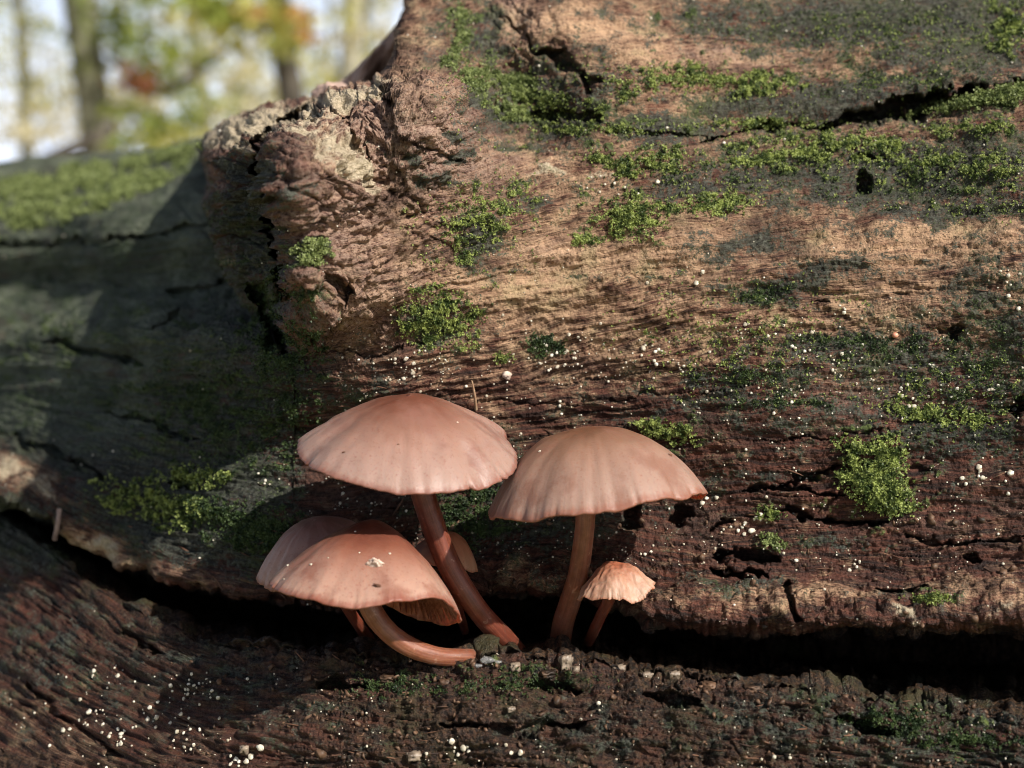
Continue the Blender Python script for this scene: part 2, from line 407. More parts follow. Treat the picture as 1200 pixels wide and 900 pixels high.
rb_main = RBF(MAIN_PTS+LEFT_PTS)
rb_far = RBF(FAR_PTS+LEFT_PTS)
rb_lip = RBF([(-900, 460, .42), (-300, 520, .30), (0, 620, .252), (100, 690, .2300), (200, 745, .2130), (300, 770, .2020), (400, 780, .1960), (500, 785, .1930), (600, 790, .1910), (760, 800, .1890),
              (900, 810, .1860), (1050, 830, .1830), (1200, 845, .1800), (1500, 850, .172), (2100, 850, .165),
              (0, 760, .232), (0, 900, .214), (100, 900, .206), (200, 880, .1980), (400, 880, .1880), (600, 880, .1840), (800, 890, .1820), (1000, 900, .1800), (1200, 900, .1770), (1500, 900, .168),
              (0, 1080, .200), (300, 1080, .186), (600, 1080, .181), (900, 1080, .178), (1200, 1080, .174), (2000, 1080, .165), (-300, 800, .26), (-900, 900, .35), (-300, 1080, .23)])

# ---- grid layout
def spacing(segs):
    out = []
    for a0, a1, st in segs: out.append(np.arange(a0, a1, st))
    return np.concatenate(out)
colL = spacing([(-900, -100, 16), (-100, -10, 5), (-10, 150, 2.2), (150, 240, 1.6)])
NW = 44
colR = spacing([(240, 1120, 1.22), (1120, 1212, 1.5), (1212, 1300, 5), (1300, 2000, 16)])
u = np.concatenate([colL, np.full(NW, 240.0), colR]); q = np.concatenate([np.ones(len(colL)), np.linspace(1, 0, NW+2)[1:-1], np.zeros(len(colR))])
isL = np.concatenate([np.ones(len(colL)), np.full(NW, .5), np.zeros(len(colR))])
NC = len(u)
NTOP, NUP, NIN, NLO, NBOT = 46, 600, 84, 104, 18
U_, Q_ = u[None, :], q[None, :]
Un = np.clip(u, -900, 2050)

def col_a(b):
    S = ip(SILH, b); J = sstep(425, 330, b)
    a = U_+(S-240)*np.exp(-((U_-240)/150.0)**2)
    over = 14*J
    a = a+over*np.where(isL[None, :] > .4, np.where(isL[None, :] > .9, np.exp(-(240-U_)/30.0), Q_), 0)
    return a

def depth(a, b, side, qq):
    J = sstep(430, 325, b)
    m = rb_main(a, b); f = rb_far(a, b)
    left = m*(1-J)+f*J
    Fr = ip(FRONT, b)
    lobe = sstep(4, -6, a-Fr)*sstep(455, 380, b)
    m = m+0.020*lobe+0.004*lobe*sstep(30, -20, a-Fr)-0.003*np.exp(-((a-Fr-26)/20.0)**2)*sstep(420, 340, b)*(b > 120)                  # the back lobe of the knot lies deeper
    fk = sstep(-8, 10, ip(FOLD, a)-b)*sstep(690, 560, a)*(a > 380)
    m = m+0.006*fk
    # rounding of the knot's left rim
    dS = np.clip(a-ip(SILH, b), 0, 60)
    m = m+J*0.006*np.exp(-dS/9.0)
    return np.where(side > .9, left, np.where(side < .4, m, m*(1-qq)+left*qq))

rows_a, rows_b, rows_y, zone = [], [], [], []
# upper sheet: skyline -> crack, as fractions
f_up = np.linspace(0, 1, NUP)**1.0
b_guess = np.zeros((NUP, NC)); a_up = np.broadcast_to(U_, (NUP, NC)).copy()
for it in range(4):
    sk = smooth_ip(SKYL, a_up, 2)
    sk = np.where(isL[None, :] > .9, ip([(-900, 300), (-200, 222), (0, 190), (120, 178), (260, 165)], a_up), sk)
    cu = smooth_ip(CRACK_U, a_up)+5*perlin2(a_up/30, a_up*0+3, 1)+3.5*perlin2(a_up/10, a_up*0+5, 2)+2*perlin2(a_up/4, a_up*0+5, 3)
    b_up = sk+(cu-sk)*f_up[:, None]
    a_up = col_a(b_up)
side = np.broadcast_to(isL[None, :], a_up.shape); qf = np.broadcast_to(Q_, a_up.shape)
qs = sstep(0, 1, qf)
y_up = depth(a_up, b_up, side, qs)
# round the skyline over: the last 26 px before the skyline lean back
d_sk = b_up-b_up[0:1]
y_up = y_up+0.012*np.exp(-d_sk/7.0)
# bulge above the crack (overhanging rim)
d_cu = b_up[-1:]-b_up
y_up = y_up-0.0022*np.exp(-((d_cu-14)/22.0)**2)*sstep(300, 700, a_up)+0.005*np.exp(-d_cu/3.5)
# top curl (behind the skyline)
k = np.linspace(1, 0, NTOP+1)[:-1][:, None]
a_tp = np.repeat(a_up[0:1], NTOP, 0); 
y_tp = y_up[0:1]+0.30*k**1.6+0.01*k
b_tp = b_up[0:1]+1.5*k+60*k**1.5
# crack interior, from the upper rim inward and back out to the lower lip
cl = smooth_ip(CRACK_L, a_up[-1:])+(6*perlin2(a_up[-1:]/28, a_up[-1:]*0+13, 1)+4*perlin2(a_up[-1:]/10, a_up[-1:]*0+15, 2)+2*perlin2(a_up[-1:]/4, a_up[-1:]*0+5, 3))*sstep(100, 200, a_up[-1:]); cuE = b_up[-1:]
gap = cl-cuE
ylip = rb_lip(a_up[-1:], cl)
deep = np.maximum(y_up[-1:], ylip)+np.clip(gap*0.0016, 0.010, 0.055)
k = np.linspace(0, 1, NIN+2)[1:-1][:, None]
nback = np.clip(k/0.36, 0, 1); nfl = np.clip((k-0.46)/0.54, 0, 1)
b_in = np.where(k < .36, cuE-7*nback, np.where(k < .46, cuE-7+(gap*.42+7)*(k-.36)/.10, (cuE+gap*.42)+(gap*.58)*nfl**0.75))
y_in = np.where(k < .36, y_up[-1:]+(deep-y_up[-1:])*nback**1.3, np.where(k < .46, deep, deep+(ylip-deep)*(1-(1-nfl)**1.7)))
a_in = np.repeat(a_up[-1:], NIN, 0)
# lower lip
k = (np.arange(NLO)/(NLO-1))[:, None]
b_lo = cl+(905-cl)*k
a_lo = np.repeat(a_up[-1:], NLO, 0)
y_lo = rb_lip(a_lo, b_lo)+0.0016*np.exp(-(b_lo-cl)/4.0)
k = ((np.arange(NBOT)+1)/NBOT)[:, None]
b_bt = 905+230*k+0*cl; a_bt = np.repeat(a_up[-1:], NBOT, 0); y_bt = rb_lip(a_bt, np.minimum(b_bt, 1080))+0.03*np.clip(k-.6, 0, 1)
A = np.concatenate([a_tp, a_up, a_in, a_lo, a_bt]); B = np.concatenate([b_tp, b_up, b_in, b_lo, b_bt]); Y = np.concatenate([y_tp, y_up, y_in, y_lo, y_bt])
ZN = np.concatenate([np.full(NTOP, 0), np.full(NUP, 1), np.full(NIN, 2), np.full(NLO, 3), np.full(NBOT, 3)])[:, None]+0*A
NR = A.shape[0]
P = at(A, B, Y)

# ---- grain coordinate: lines of the grain from top to bottom
GL = [[(-900, -300), (2100, -300)],
      [(-900, 420), (-300, 330), (0, 290), (240, 250), (400, 235), (560, 195), (700, 175), (850, 165), (1000, 140), (1200, 105), (2100, -20)],
      [(-900, 440), (-300, 440), (0, 440), (200, 450), (400, 450), (600, 420), (800, 372), (1000, 352), (1200, 342), (2100, 330)],
      CRACK_U, [(p[0], p[1]+3) for p in CRACK_L],
      [(-900, 900), (0, 1010), (300, 1090), (700, 1110), (2100, 1100)]]
WV = [0, 440, 700, 1020, 1100, 1420]
lines = [smooth_ip(g, A, 30) for g in GL]
W = np.full(A.shape, 0.0)
for i in range(5):
    t = (B-lines[i])/(lines[i+1]-lines[i])
    W = np.where((t >= 0) if i else (t > -5), np.where(True, WV[i]+(WV[i+1]-WV[i])*t, W), W)
MM = 0.125                                     # mm per photo pixel, nominal
gx = (A+0.35*perlin2(A/90, B/60, 5)*40).astype(np.float32)*MM       # along, mm
gy = (W+5*fbm2(A/110, B/45, 3, 9)).astype(np.float32)*MM            # across, mm
A32 = A.astype(np.float32); B32 = B.astype(np.float32)
px = (P[..., 0]*1000).astype(np.float32); py = (P[..., 1]*1000).astype(np.float32); pz = (P[..., 2]*1000).astype(np.float32)

# ---- painted-on materials of the wood: algae, moss, dry wood, with some shade painted in
wx = A32+(14*fbm2(A32/40, B32/26, 3, 21)); wy = B32+(9*fbm2(A32/40, B32/26, 3, 31))
NZ = fbm2(A32/26, B32/15, 4, 41)              # patch-edge noise
NZf = fbm2(A32/7, B32/5, 2, 51)
def blobs(lst, soft=1.0):
    m = np.zeros(A.shape, np.float32)
    for (x, y, rx, ry, ang, s) in lst:
        R = max(rx, ry)*2.2
        idx = (np.abs(A32-x) < R+30) & (np.abs(B32-y) < R+30)
        if not idx.any(): continue
        c, sn = math.cos(math.radians(ang)), math.sin(math.radians(ang))
        dx = wx[idx]-x; dy = wy[idx]-y
        uu = (dx*c+dy*sn)/rx; vv = (-dx*sn+dy*c)/ry
        m[idx] = np.maximum(m[idx], s*np.exp(-(uu*uu+vv*vv)*0.9))
    return m
ALG_SHADE = [(292, 195, 26, 20, 0, .8), (335, 140, 30, 6, -30, .6), (1120, 60, 160, 40, 0, .8), (1000, 20, 220, 26, 0, 1), (1080, 215, 180, 26, -4, .9), (1150, 350, 60, 60, 0, .6), (900, 240, 120, 12, -5, .6), (1060, 420, 160, 30, 0, .75), (860, 470, 120, 16, 0, .6), (1080, 10, 260, 40, 0, .9), (1000, 120, 240, 40, -5, .8), (980, 195, 260, 45, -4, .75), (640, 120, 110, 60, 10, .75), (760, 150, 120, 26, 0, .8), (1130, 440, 140, 90, 0, .6), (900, 480, 200, 40, 0, .4), (700, 560, 160, 40, 0, .4), (300, 290, 44, 130, 0, 1), (318, 250, 16, 60, 0, 1), (330, 430, 60, 60, 0, .8), (1050, 25, 260, 38, 0, 1), (900, 60, 60, 12, 0, .6), (1010, 105, 160, 22, -8, .9), (880, 125, 90, 20, 0, .9), (1100, 190, 170, 38, -5, .95), (900, 190, 150, 25, 0, .7),
       (870, 288, 70, 14, -12, .85), (960, 320, 80, 16, -15, .8), (1120, 245, 120, 22, -5, .85), (905, 345, 60, 15, 0, .8), (620, 235, 50, 14, 0, .6), (560, 280, 42, 42, -20, .85),
       (590, 215, 60, 10, 0, .5), (580, 120, 60, 60, 30, .85), (660, 150, 70, 20, 0, .85), (780, 150, 100, 18, 0, .9), (800, 225, 80, 16, -6, .8), (1000, 405, 130, 20, 0, .8), (880, 445, 90, 18, -4, .75),
       (1010, 480, 150, 22, 0, .6), (1120, 505, 110, 28, 0, .75), (640, 405, 28, 10, 0, .7), (690, 325, 24, 7, 0, .5), (510, 378, 48, 34, 0, .85), (362, 292, 24, 16, 0, .8), (500, 195, 26, 36, -35, .7),
       (545, 165, 26, 50, 20, .7), (1185, 400, 40, 60, 0, .75), (440, 175, 40, 12, 35, .5), (560, 45, 60, 50, 0, .7), (700, 105, 50, 25, 0, .6), (830, 20, 60, 14, 0, .8), (350, 290, 25, 50, 0, .4), (270, 240, 22, 60, 0, .8),
       (600, 600, 120, 60, 0, .75), (420, 470, 70, 40, 0, .5), (700, 540, 60, 20, 0, .3), (900, 560, 80, 10, 0, .4), (1150, 440, 90, 40, 0, .6), (320, 380, 50, 60, 0, .9), (860, 690, 60, 14, 0, .55), (1080, 700, 60, 12, 0, .5),
       (960, 640, 60, 12, 0, .4), (1000, 850, 200, 35, 0, .5), (1100, 880, 150, 30, 0, .5), (250, 800, 200, 50, 20, .25), (60, 760, 160, 80, 20, .3), (700, 860, 100, 30, 0, .3), (760, 330, 40, 12, 0, .3), (1130, 320, 60, 10, 0, .3)]
algae = blobs(ALG_SHADE)  # algae stains, plus the shade of the knot's back lobe painted dark
algae = np.maximum(algae, (0.95*sstep(400, 300, A)*sstep(250, 210, B*0+A*0+200+50*sstep(60, 0, 240-A))+0).astype(np.float32)*0)
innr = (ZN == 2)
leftm = sstep(390, 300, A)*sstep(700, 640, B+0.0*A)*np.where(A < ip(SILH, B), 1, sstep(380, 440, B))
algae = np.maximum(algae, (0.9*leftm).astype(np.float32))
ALG_SHADE += [(940, 30, 200, 30, 0, .7), (1180, 60, 60, 20, 0, .7), (1050, 165, 180, 24, -4, .9), (830, 175, 90, 14, 0, .8), (730, 165, 80, 14, 0, .8), (1160, 225, 80, 18, 0, .8), (700, 245, 30, 20, 0, .7), (760, 255, 70, 20, 0, .8), (600, 80, 70, 40, 20, .8), (640, 110, 90, 26, 10, .8), (530, 60, 26, 60, 0, .8), (540, 300, 30, 16, 0, .7), (480, 380, 40, 30, 0, .6), (1010, 330, 60, 14, -10, .5), (820, 480, 80, 10, 0, .5), (620, 500, 60, 10, 0, .4), (1040, 520, 60, 30, 0, .7), (740, 500, 40, 12, 0, .6), (380, 240, 30, 14, 40, .6), (430, 150, 30, 10, 35, .6), (345, 330, 16, 50, 0, .6), (400, 350, 40, 12, 0, .4), (270, 320, 24, 60, 0, .8), (262, 250, 16, 60, 0, .6), (420, 300, 22, 10, 0, .5)]
TAN = [(60, 860, 120, 50, 30, .4), (200, 850, 160, 30, 25, .25), (560, 820, 120, 20, 0, .3), (700, 38, 120, 34, 8, 1), (770, 75, 80, 18, 6, .9), (890, 66, 90, 12, -5, .9), (600, 28, 45, 36, 0, .9), (1000, 45, 40, 12, -15, .6), (1050, 84, 45, 15, -25, .8), (1140, 42, 36, 26, 0, .7), (1125, 72, 60, 8, -8, .7),
       (640, 320, 130, 55, -18, .95), (790, 300, 120, 40, -12, .95), (1050, 290, 150, 36, -3, 1), (1160, 280, 90, 30, -6, 1), (760, 395, 140, 45, -10, .55), (1060, 340, 100, 20, 0, .8), (540, 330, 60, 50, 0, .75),
       (600, 170, 60, 25, -10, .8), (640, 190, 80, 14, -5, .8), (700, 215, 80, 10, 0, .7), (980, 150, 90, 6, -6, .5), (860, 225, 60, 8, 0, .5), (940, 375, 50, 10, 0, .7), (1110, 385, 60, 22, 0, .7), (1090, 355, 60, 10, 0, .7),
       (950, 700, 180, 16, 0, .6), (1130, 695, 110, 22, 0, .6), (610, 665, 60, 25, 0, .35), (30, 560, 70, 24, 25, .6), (120, 640, 60, 22, 30, .7), (200, 665, 70, 16, 20, .4), (720, 620, 60, 12, 0, .3)]
tone = blobs(TAN)
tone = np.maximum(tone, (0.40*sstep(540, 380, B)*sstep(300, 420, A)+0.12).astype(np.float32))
PAL = [(305, 150, 80, 26, -14, 1), (400, 190, 56, 24, 35, .85), (352, 166, 34, 8, -20, .8), (420, 118, 60, 12, -14, .8), (345, 130, 60, 12, -10, .6), (440, 215, 40, 14, 30, .4), (430, 112, 40, 8, -15, .7), (1063, 718, 24, 9, 0, .85), (640, 205, 26, 6, 0, .7), (700, 207, 50, 8, 0, .6),
       (25, 560, 60, 16, 25, .7), (118, 640, 36, 14, 40, .65), (660, 205, 40, 7, 0, .5), (40, 660, 40, 12, 30, .4), (1180, 805, 24, 14, 0, .3), (1165, 715, 30, 12, 0, .4), (280, 300, 10, 20, 0, .5), (268, 210, 12, 30, 0, .3)]
pale = blobs(PAL)
PNK = [(470, 170, 110, 70, 0, 1), (400, 260, 80, 90, 0, .8), (560, 190, 50, 30, 0, .7), (600, 20, 30, 40, 0, .6), (420, 330, 90, 60, 0, .6), (360, 390, 40, 40, 0, .5), (262, 205, 24, 50, 0, .6), (850, 70, 60, 10, 0, .5), (640, 300, 40, 20, 0, .3),
       (1010, 470, 60, 30, 0, .35), (5, 378, 14, 20, 0, .8)]
pink = blobs(PNK)
GRN = [(740, 255, 46, 26, 0, 1), (840, 240, 45, 13, -5, .8), (690, 280, 26, 7, 0, .7), (510, 375, 40, 32, 0, .9), (575, 240, 50, 26, -20, .6), (540, 290, 24, 20, 0, .6), (880, 97, 48, 17, 0, .8), (800, 92, 44, 16, 0, .7),
       (960, 178, 90, 16, -2, .9), (1130, 152, 70, 12, 0, .7), (775, 188, 42, 14, 0, .8), (710, 185, 30, 9, 0, .7), (540, 45, 16, 46, 0, .9), (560, 92, 36, 22, 20, .9), (630, 118, 80, 20, 12, .8), (690, 150, 80, 8, 0, .7), (590, 130, 30, 14, 40, .7),
       (1180, 30, 26, 26, 0, .8), (1160, 120, 60, 12, -10, 1), (905, 146, 60, 7, 0, .9), (1030, 555, 50, 54, 0, .9), (780, 507, 34, 14, 0, .8), (365, 295, 20, 12, 0, .7), (250, 480, 120, 70, 10, .55), (320, 400, 50, 70, 0, .7),
       (180, 590, 70, 24, 15, .7), (290, 620, 60, 26, 10, .7), (905, 602, 16, 10, 0, .6), (910, 636, 14, 7, 0, .7), (1080, 703, 30, 6, 0, .8), (1080, 480, 60, 12, 0, .5), (560, 600, 60, 36, 0, .55), (1050, 850, 60, 20, 0, .5), (1140, 870, 60, 14, 0, .45),
       (1100, 200, 110, 26, 0, .45), (150, 395, 180, 30, 0, .42), (60, 410, 80, 30, 0, .5), (470, 800, 60, 20, 0, .35), (830, 20, 60, 6, 0, .5), (600, 800, 80, 20, 0, .3)]
green = blobs(GRN)
# lit moss film along the crest of the far part of the log
film = sstep(0, 12, B-(ip([(-900, 310), (-200, 232), (0, 202), (120, 188), (240, 170)], A)))*sstep(0, 40, (ip([(-900, 400), (-200, 330), (0, 285), (120, 262), (200, 228), (240, 200)], A))-B)*(A < ip(SILH, B)+2)
film0 = film.copy()
film = film*sstep(-.35, .45, NZ+.35*np.sin(A/45+B/30)+.2); green = np.maximum(green, (0.95*film).astype(np.float32)); 
wet = (sstep(520, 700, B)*0.75+0.15*(A < 350)).astype(np.float32)
soil_shade = (sstep(0, 6, B-(ip(CRACK_L, A)-25))*(ZN >= 2)).astype(np.float32)
soil_shade = np.where(innr, 1.0, soil_shade*np.clip(.8+.5*NZ, .35, 1))*(1-0.55*blobs([(110, 850, 190, 90, 30, 1), (250, 860, 160, 50, 20, 1), (60, 740, 120, 60, 30, 1)])*1.3)  # dark rotten ledge wood; full strength inside the crack paints its shade
yel = sstep(0, .4, fbm2(A32/160, B32/70, 2, 77)+0.15).astype(np.float32)
algae = np.clip(algae+NZ*0.45*(algae > .05), 0, 1)
green_m = np.clip(green*.9+NZ*0.7*(green > .06)+NZf*0.5*(green > .1), 0, 1)
pale = np.clip(pale+NZ*0.3*(pale > .08), 0, 1); tone = np.clip(tone+NZ*.3, 0, 1)
algae = algae*(1-.85*blobs([(30, 562, 80, 22, 25, 1), (120, 645, 90, 20, 32, 1), (230, 678, 80, 14, 14, 1), (320, 698, 80, 10, 4, .9), (0, 378, 16, 18, 0, 1), (60, 275, 24, 5, 0, .8), (120, 430, 50, 14, 10, .6)]))
algae = algae*(1-.8*pale)*(1-.75*np.clip(pink*sstep(.9, .2, algae), 0, 1))

# ---- displacement along the normal (mm)
du = np.gradient(P, axis=1); dv = np.gradient(P, axis=0)
N = np.cross(dv, du); N /= (np.linalg.norm(N, axis=-1)[..., None]+1e-20)
toward = (N*(CAM-P)).sum(-1)
if np.median(toward[NTOP+50:NTOP+NUP-50]) < 0: N = -N
# the direction in which relief is pushed out: the normal, softened near the sharp folds
V = (CAM-P); V /= np.linalg.norm(V, axis=-1)[..., None]
def blur(X, n=5):
    for _ in range(n):
        X = (np.roll(X, 1, 0)+np.roll(X, -1, 0)+np.roll(X, 1, 1)+np.roll(X, -1, 1)+X)/5
    return X
N = blur(N, 14)+0.25*V; N /= (np.linalg.norm(N, axis=-1)[..., None]+1e-20)
knot = blobs([(440, 200, 130, 110, 0, 1), (300, 230, 60, 110, 0, 1), (370, 340, 60, 80, 0, .9), (500, 120, 90, 50, 0, .8), (600, 60, 90, 70, 0, .55), (350, 140, 70, 30, 0, .8)])
knot = np.clip(knot, 0, 1)
craggy = np.clip(knot+(0.2+0.5*sstep(330, 520, A))*sstep(0, 20, B-ip(CRACK_L, A)+30)*(ZN >= 2)*np.clip(.8+.6*perlin2(A32/90, B32/60, 99), .3, 1)+0.6*blobs([(620, 660, 90, 40, 0, 1), (850, 650, 90, 30, 0, .6), (950, 705, 200, 30, 0, .8), (1150, 690, 80, 40, 0, .7), (400, 690, 120, 26, 5, .7), (100, 630, 140, 26, 25, .8), (720, 90, 120, 50, 0, .4)]), 0, 1)
H = np.zeros(A.shape, np.float32)
smoothw = 1-.75*craggy
H += 1.3*fbm3(px/34, py/34, pz/20, 3)
H += 0.9*fbm3(px/9, py/9, pz/3.6, 3, .55)*sstep(-.3, .4, fbm3(px/30, py/30, pz/30, 2, off=7.0))
H += 0.85*perlin2(gx/16, gy/4.2, 61)*smoothw
g1 = perlin2(gx/7.0, gy/1.5, 62); H += 0.44*(1-np.abs(g1)*2)*smoothw*(1-.4*green_m)
g2 = perlin2(gx/4.2, gy/0.62, 63); H += 0.17*g2*smoothw
g3 = perlin2(gx/1.6, gy/0.33, 64); H += 0.075*g3*smoothw
H += (ZN == 3)*(0.5*(1-2*np.abs(perlin2(gx/6, gy/1.3, 91)))+.3*perlin2(gx/3, gy/.5, 92))
deepg = perlin2(gx/22, gy/1.1, 66); dg = sstep(.42, .62, np.abs(perlin2(gx/18, gy/3.0, 67)))*sstep(.10, .0, np.abs(deepg))
H -= 1.0*dg*(1-craggy)*sstep(380, 520, B)
H += 0.24*fbm3(px/1.1, py/1.1, pz/.8, 3, .62)+0.10*np.abs(fbm3(px/.5, py/.5, pz/.32, 2, .6))*(-2)
H += 0.10*algae*fbm3(px/.45, py/.45, pz/.45, 2, .6)
# craggy wood
f1, f2, cid = worley2(A32/36+0.35*fbm2(A32/30, B32/30, 2, 71), B32/24+0.35*fbm2(A32/30, B32/30, 2, 72))
chunk = (np.clip(1-f1*1.2, 0, 1)*1.0+((cid % 7)/7.0-.5)*1.1)*sstep(0, .12, f2-f1)
H += craggy*(.75+.35*(ZN >= 2))*chunk
f1b, f2b, cidb = worley2(A32/13+0.5*fbm2(A32/12, B32/12, 2, 73), B32/8+0.5*fbm2(A32/12, B32/12, 2, 74))
H += craggy*0.42*((np.clip(1-f1b, 0, 1)+((cidb % 5)/5.0-.5))*sstep(0, .15, f2b-f1b))
H += craggy*((1.1+.7*(ZN == 3))*fbm3(px/7, py/7, pz/5, 4, .62))
H += craggy*0.35*(1-2*np.abs(fbm3(px/1.6, py/1.6, pz/1.2, 3, .6)))
# cracks between the craggy plates of the knot: slanting furrows
kf = perlin2((A32*0.8+B32*0.6)/70, (-A32*.6+B32*.8)/17, 81); H -= knot*1.2*sstep(.10, .0, np.abs(kf))*sstep(-.1, .35, fbm2(A32/60, B32/60, 2, 82))
f1c, f2c, cidc = worley2(A32/75+0.5*fbm2(A32/50, B32/50, 3, 84), B32/55+0.5*fbm2(A32/50, B32/50, 3, 85))
H += knot*3.2*((cidc % 9)/9.0-.45+.5*(1-f1c))*sstep(0, .22, f2c-f1c)
H += knot*.6*fbm3(px/2.6, py/2.6, pz/2.2, 3, .65)
# moss lies in small cushions
H += 0.35*sstep(.3, .8, green_m)*(1+fbm3(px/1.4, py/1.4, pz/1.4, 2, .6))
H += 2.2*blobs([(1030, 565, 36, 36, 0, .65)])+0.5*blobs([(740, 255, 40, 20, 0, 1)])
# ledges above the crack
H += 1.5*blobs([(980, 708, 190, 20, 0, 1), (820, 705, 60, 18, 0, .9), (600, 668, 60, 18, 0, 1), (1160, 700, 80, 26, 0, .8), (800, 745, 30, 8, 0, .6)])*(1+.4*NZ)
H += 1.2*blobs([(1180, 808, 30, 16, 0, 1)])*(ZN > 1)
H += 1.4*blobs([(50, 575, 60, 12, 25, 1), (120, 645, 40, 14, 35, .9)])
H += 1.3*blobs([(640, 400, 300, 10, -6, .25), (850, 100, 200, 26, -3, .8), (720, 60, 120, 26, 5, .8)])
# fissures, holes: (points, half width px, depth mm)
HF = np.zeros(A.shape, np.float32)
def furrow(pts, w, d):
    pts = np.array(pts, float)
    x0, x1 = pts[:, 0].min()-w*4-15, pts[:, 0].max()+w*4+15; y0, y1 = pts[:, 1].min()-w*4-15, pts[:, 1].max()+w*4+15
    idx = (A > x0) & (A < x1) & (B > y0) & (B < y1) & (ZN <= 1) if pts[:, 1].mean() < 740 else (A > x0) & (A < x1) & (B > y0) & (B < y1) & (ZN == 3)
    X = A[idx]+(wx[idx]-A[idx])*.6; Z = B[idx]+(wy[idx]-B[idx])*.7+2.0*NZf[idx]; best = np.full(X.shape, 1e9)
    xs0, xs1 = pts[0, 0], pts[-1, 0]
    for (xa, ya), (xb, yb) in zip(pts[:-1], pts[1:]):
        L = (xb-xa)**2+(yb-ya)**2+1e-9; t = np.clip(((X-xa)*(xb-xa)+(Z-ya)*(yb-ya))/L, 0, 1)
        best = np.minimum(best, np.hypot(X-xa-t*(xb-xa), Z-ya-t*(yb-ya)))
    if abs(xs1-xs0) > 14:
        tt = np.clip((X-xs0)/(xs1-xs0), 0, 1); best = best/np.clip(np.sin(np.pi*(.04+.92*tt))**.6*(1+.9*NZ[idx]), .12, 1.5)
    HF[idx] = np.maximum(HF[idx], d*sstep(1.4, 0.35, best/w)*1.25)
furrow([(965, 144), (1010, 139), (1050, 132), (1090, 124), (1120, 115), (1160, 106)], 9, 12)
H += 1.3*blobs([(1040, 112, 110, 9, -10, 1)])
furrow([(1110, 116), (1150, 108), (1215, 97)], 3.5, 5)
furrow([(820, 166), (870, 151), (920, 148), (975, 144)], 2.6, 3)
furrow([(700, 160), (760, 156), (830, 158)], 1.8, 1.5)
furrow([(640, 68), (665, 76), (686, 92), (694, 112)], 8, 5)
furrow([(625, 138), (665, 135), (705, 141)], 5, 3.5)
furrow([(690, 110), (700, 108)], 5, 3)
furrow([(585, 20), (610, 40), (640, 66)], 2, 1.2)
furrow([(1006, 212), (1016, 214)], 7, 4)
furrow([(1000, 186), (1045, 183)], 3, 2.5)
furrow([(1112, 384), (1130, 382)], 7, 4)
furrow([(1098, 388), (1112, 386)], 3, 2)
furrow([(1044, 347), (1066, 345)], 2, 1)
furrow([(950, 355), (972, 357)], 3, 1.6)
furrow([(1185, 480), (1215, 470)], 10, 4)
furrow([(905, 570), (960, 556), (985, 548)], 4, 3)
furrow([(860, 578), (920, 572), (990, 585)], 3, 3)
furrow([(900, 598), (960, 606), (1040, 612)], 4, 3.5)
furrow([(740, 590), (738, 615)], 9, 4)
furrow([(782, 606), (806, 600)], 9, 4)
furrow([(835, 652), (880, 650), (915, 664)], 9, 5)
furrow([(832, 668), (900, 674)], 4, 4)
furrow([(924, 684), (925, 704), (932, 726)], 4, 3)
furrow([(1128, 650), (1150, 656)], 5, 3)
furrow([(1060, 628), (1120, 634), (1210, 632)], 2.5, 2)
furrow([(860, 608), (830, 622)], 3, 2)
furrow([(1085, 690), (1060, 694), (1030, 690)], 3, 2.5)
furrow([(1010, 560), (960, 600)], 2, 1)
furrow([(880, 520), (960, 512), (1040, 505)], 1.6, 1.1)
furrow([(620, 478), (760, 462), (900, 452)], 1.2, .8)
furrow([(640, 455), (780, 432), (860, 424)], 1.2, .7)
furrow([(560, 470), (650, 476)], 1.3, .8)
furrow([(-40, 290), (115, 284), (180, 274), (250, 262)], 3.2, 4)
furrow([(60, 330), (150, 335)], 3, 2)
furrow([(190, 340), (270, 334)], 3.5, 4)
furrow([(60, 402), (110, 412), (168, 430)], 4, 5)
furrow([(180, 385), (215, 370)], 6, 3)
furrow([(130, 480), (240, 520)], 4, 3)
furrow([(200, 565), (240, 572)], 6, 4)
furrow([(-10, 505), (60, 530), (130, 560)], 4, 3.5)
furrow([(60, 640), (90, 664)], 5, 3)
furrow([(384, 116), (362, 134), (336, 148), (316, 166), (304, 186), (312, 214)], 8, 12)
furrow([(322, 236), (330, 280), (341, 330), (338, 392)], 13, 12)
furrow([(300, 330), (312, 372), (330, 410)], 10, 8)
furrow([(370, 325), (410, 336)], 5, 4)
furrow([(312, 200), (326, 236)], 5, 2)
furrow([(385, 130), (410, 150), (430, 185)], 3, 1.5)
furrow([(400, 170), (420, 190)], 5, 2)
furrow([(470, 165), (500, 175), (545, 190)], 2, 1.2)
furrow([(440, 105), (470, 130)], 3, 1.6)
furrow([(500, 400), (440, 415), (380, 410)], 1.6, 1)
furrow([(30, 800), (90, 850), (150, 890)], 5, 2)
furrow([(380, 800), (430, 806)], 8, 3)
furrow([(150, 742), (190, 770), (165, 760)], 6, 2.5)
furrow([(620, 805), (680, 812)], 6, 3)
furrow([(980, 842), (1050, 862)], 8, 3.5)
furrow([(760, 820), (820, 826)], 7, 3)
furrow([(520, 850), (600, 858), (700, 850)], 5, 2.5)
edge = np.minimum(1, sstep(0, .6, np.abs(ZN-2)+.2))
H = np.where(innr, 2.2*fbm3(px/9, py/9, pz/9, 4, .6), H)
H = np.clip(H, -13, 6)
# fade relief near the silhouette wall interior so it does not tear
P = P+N*(H[..., None]*1e-3)-V*(HF[..., None]*1e-3)
P = np.where((ZN == 0)[..., None] & (np.arange(NR)[:, None, None] < 20), P, P)

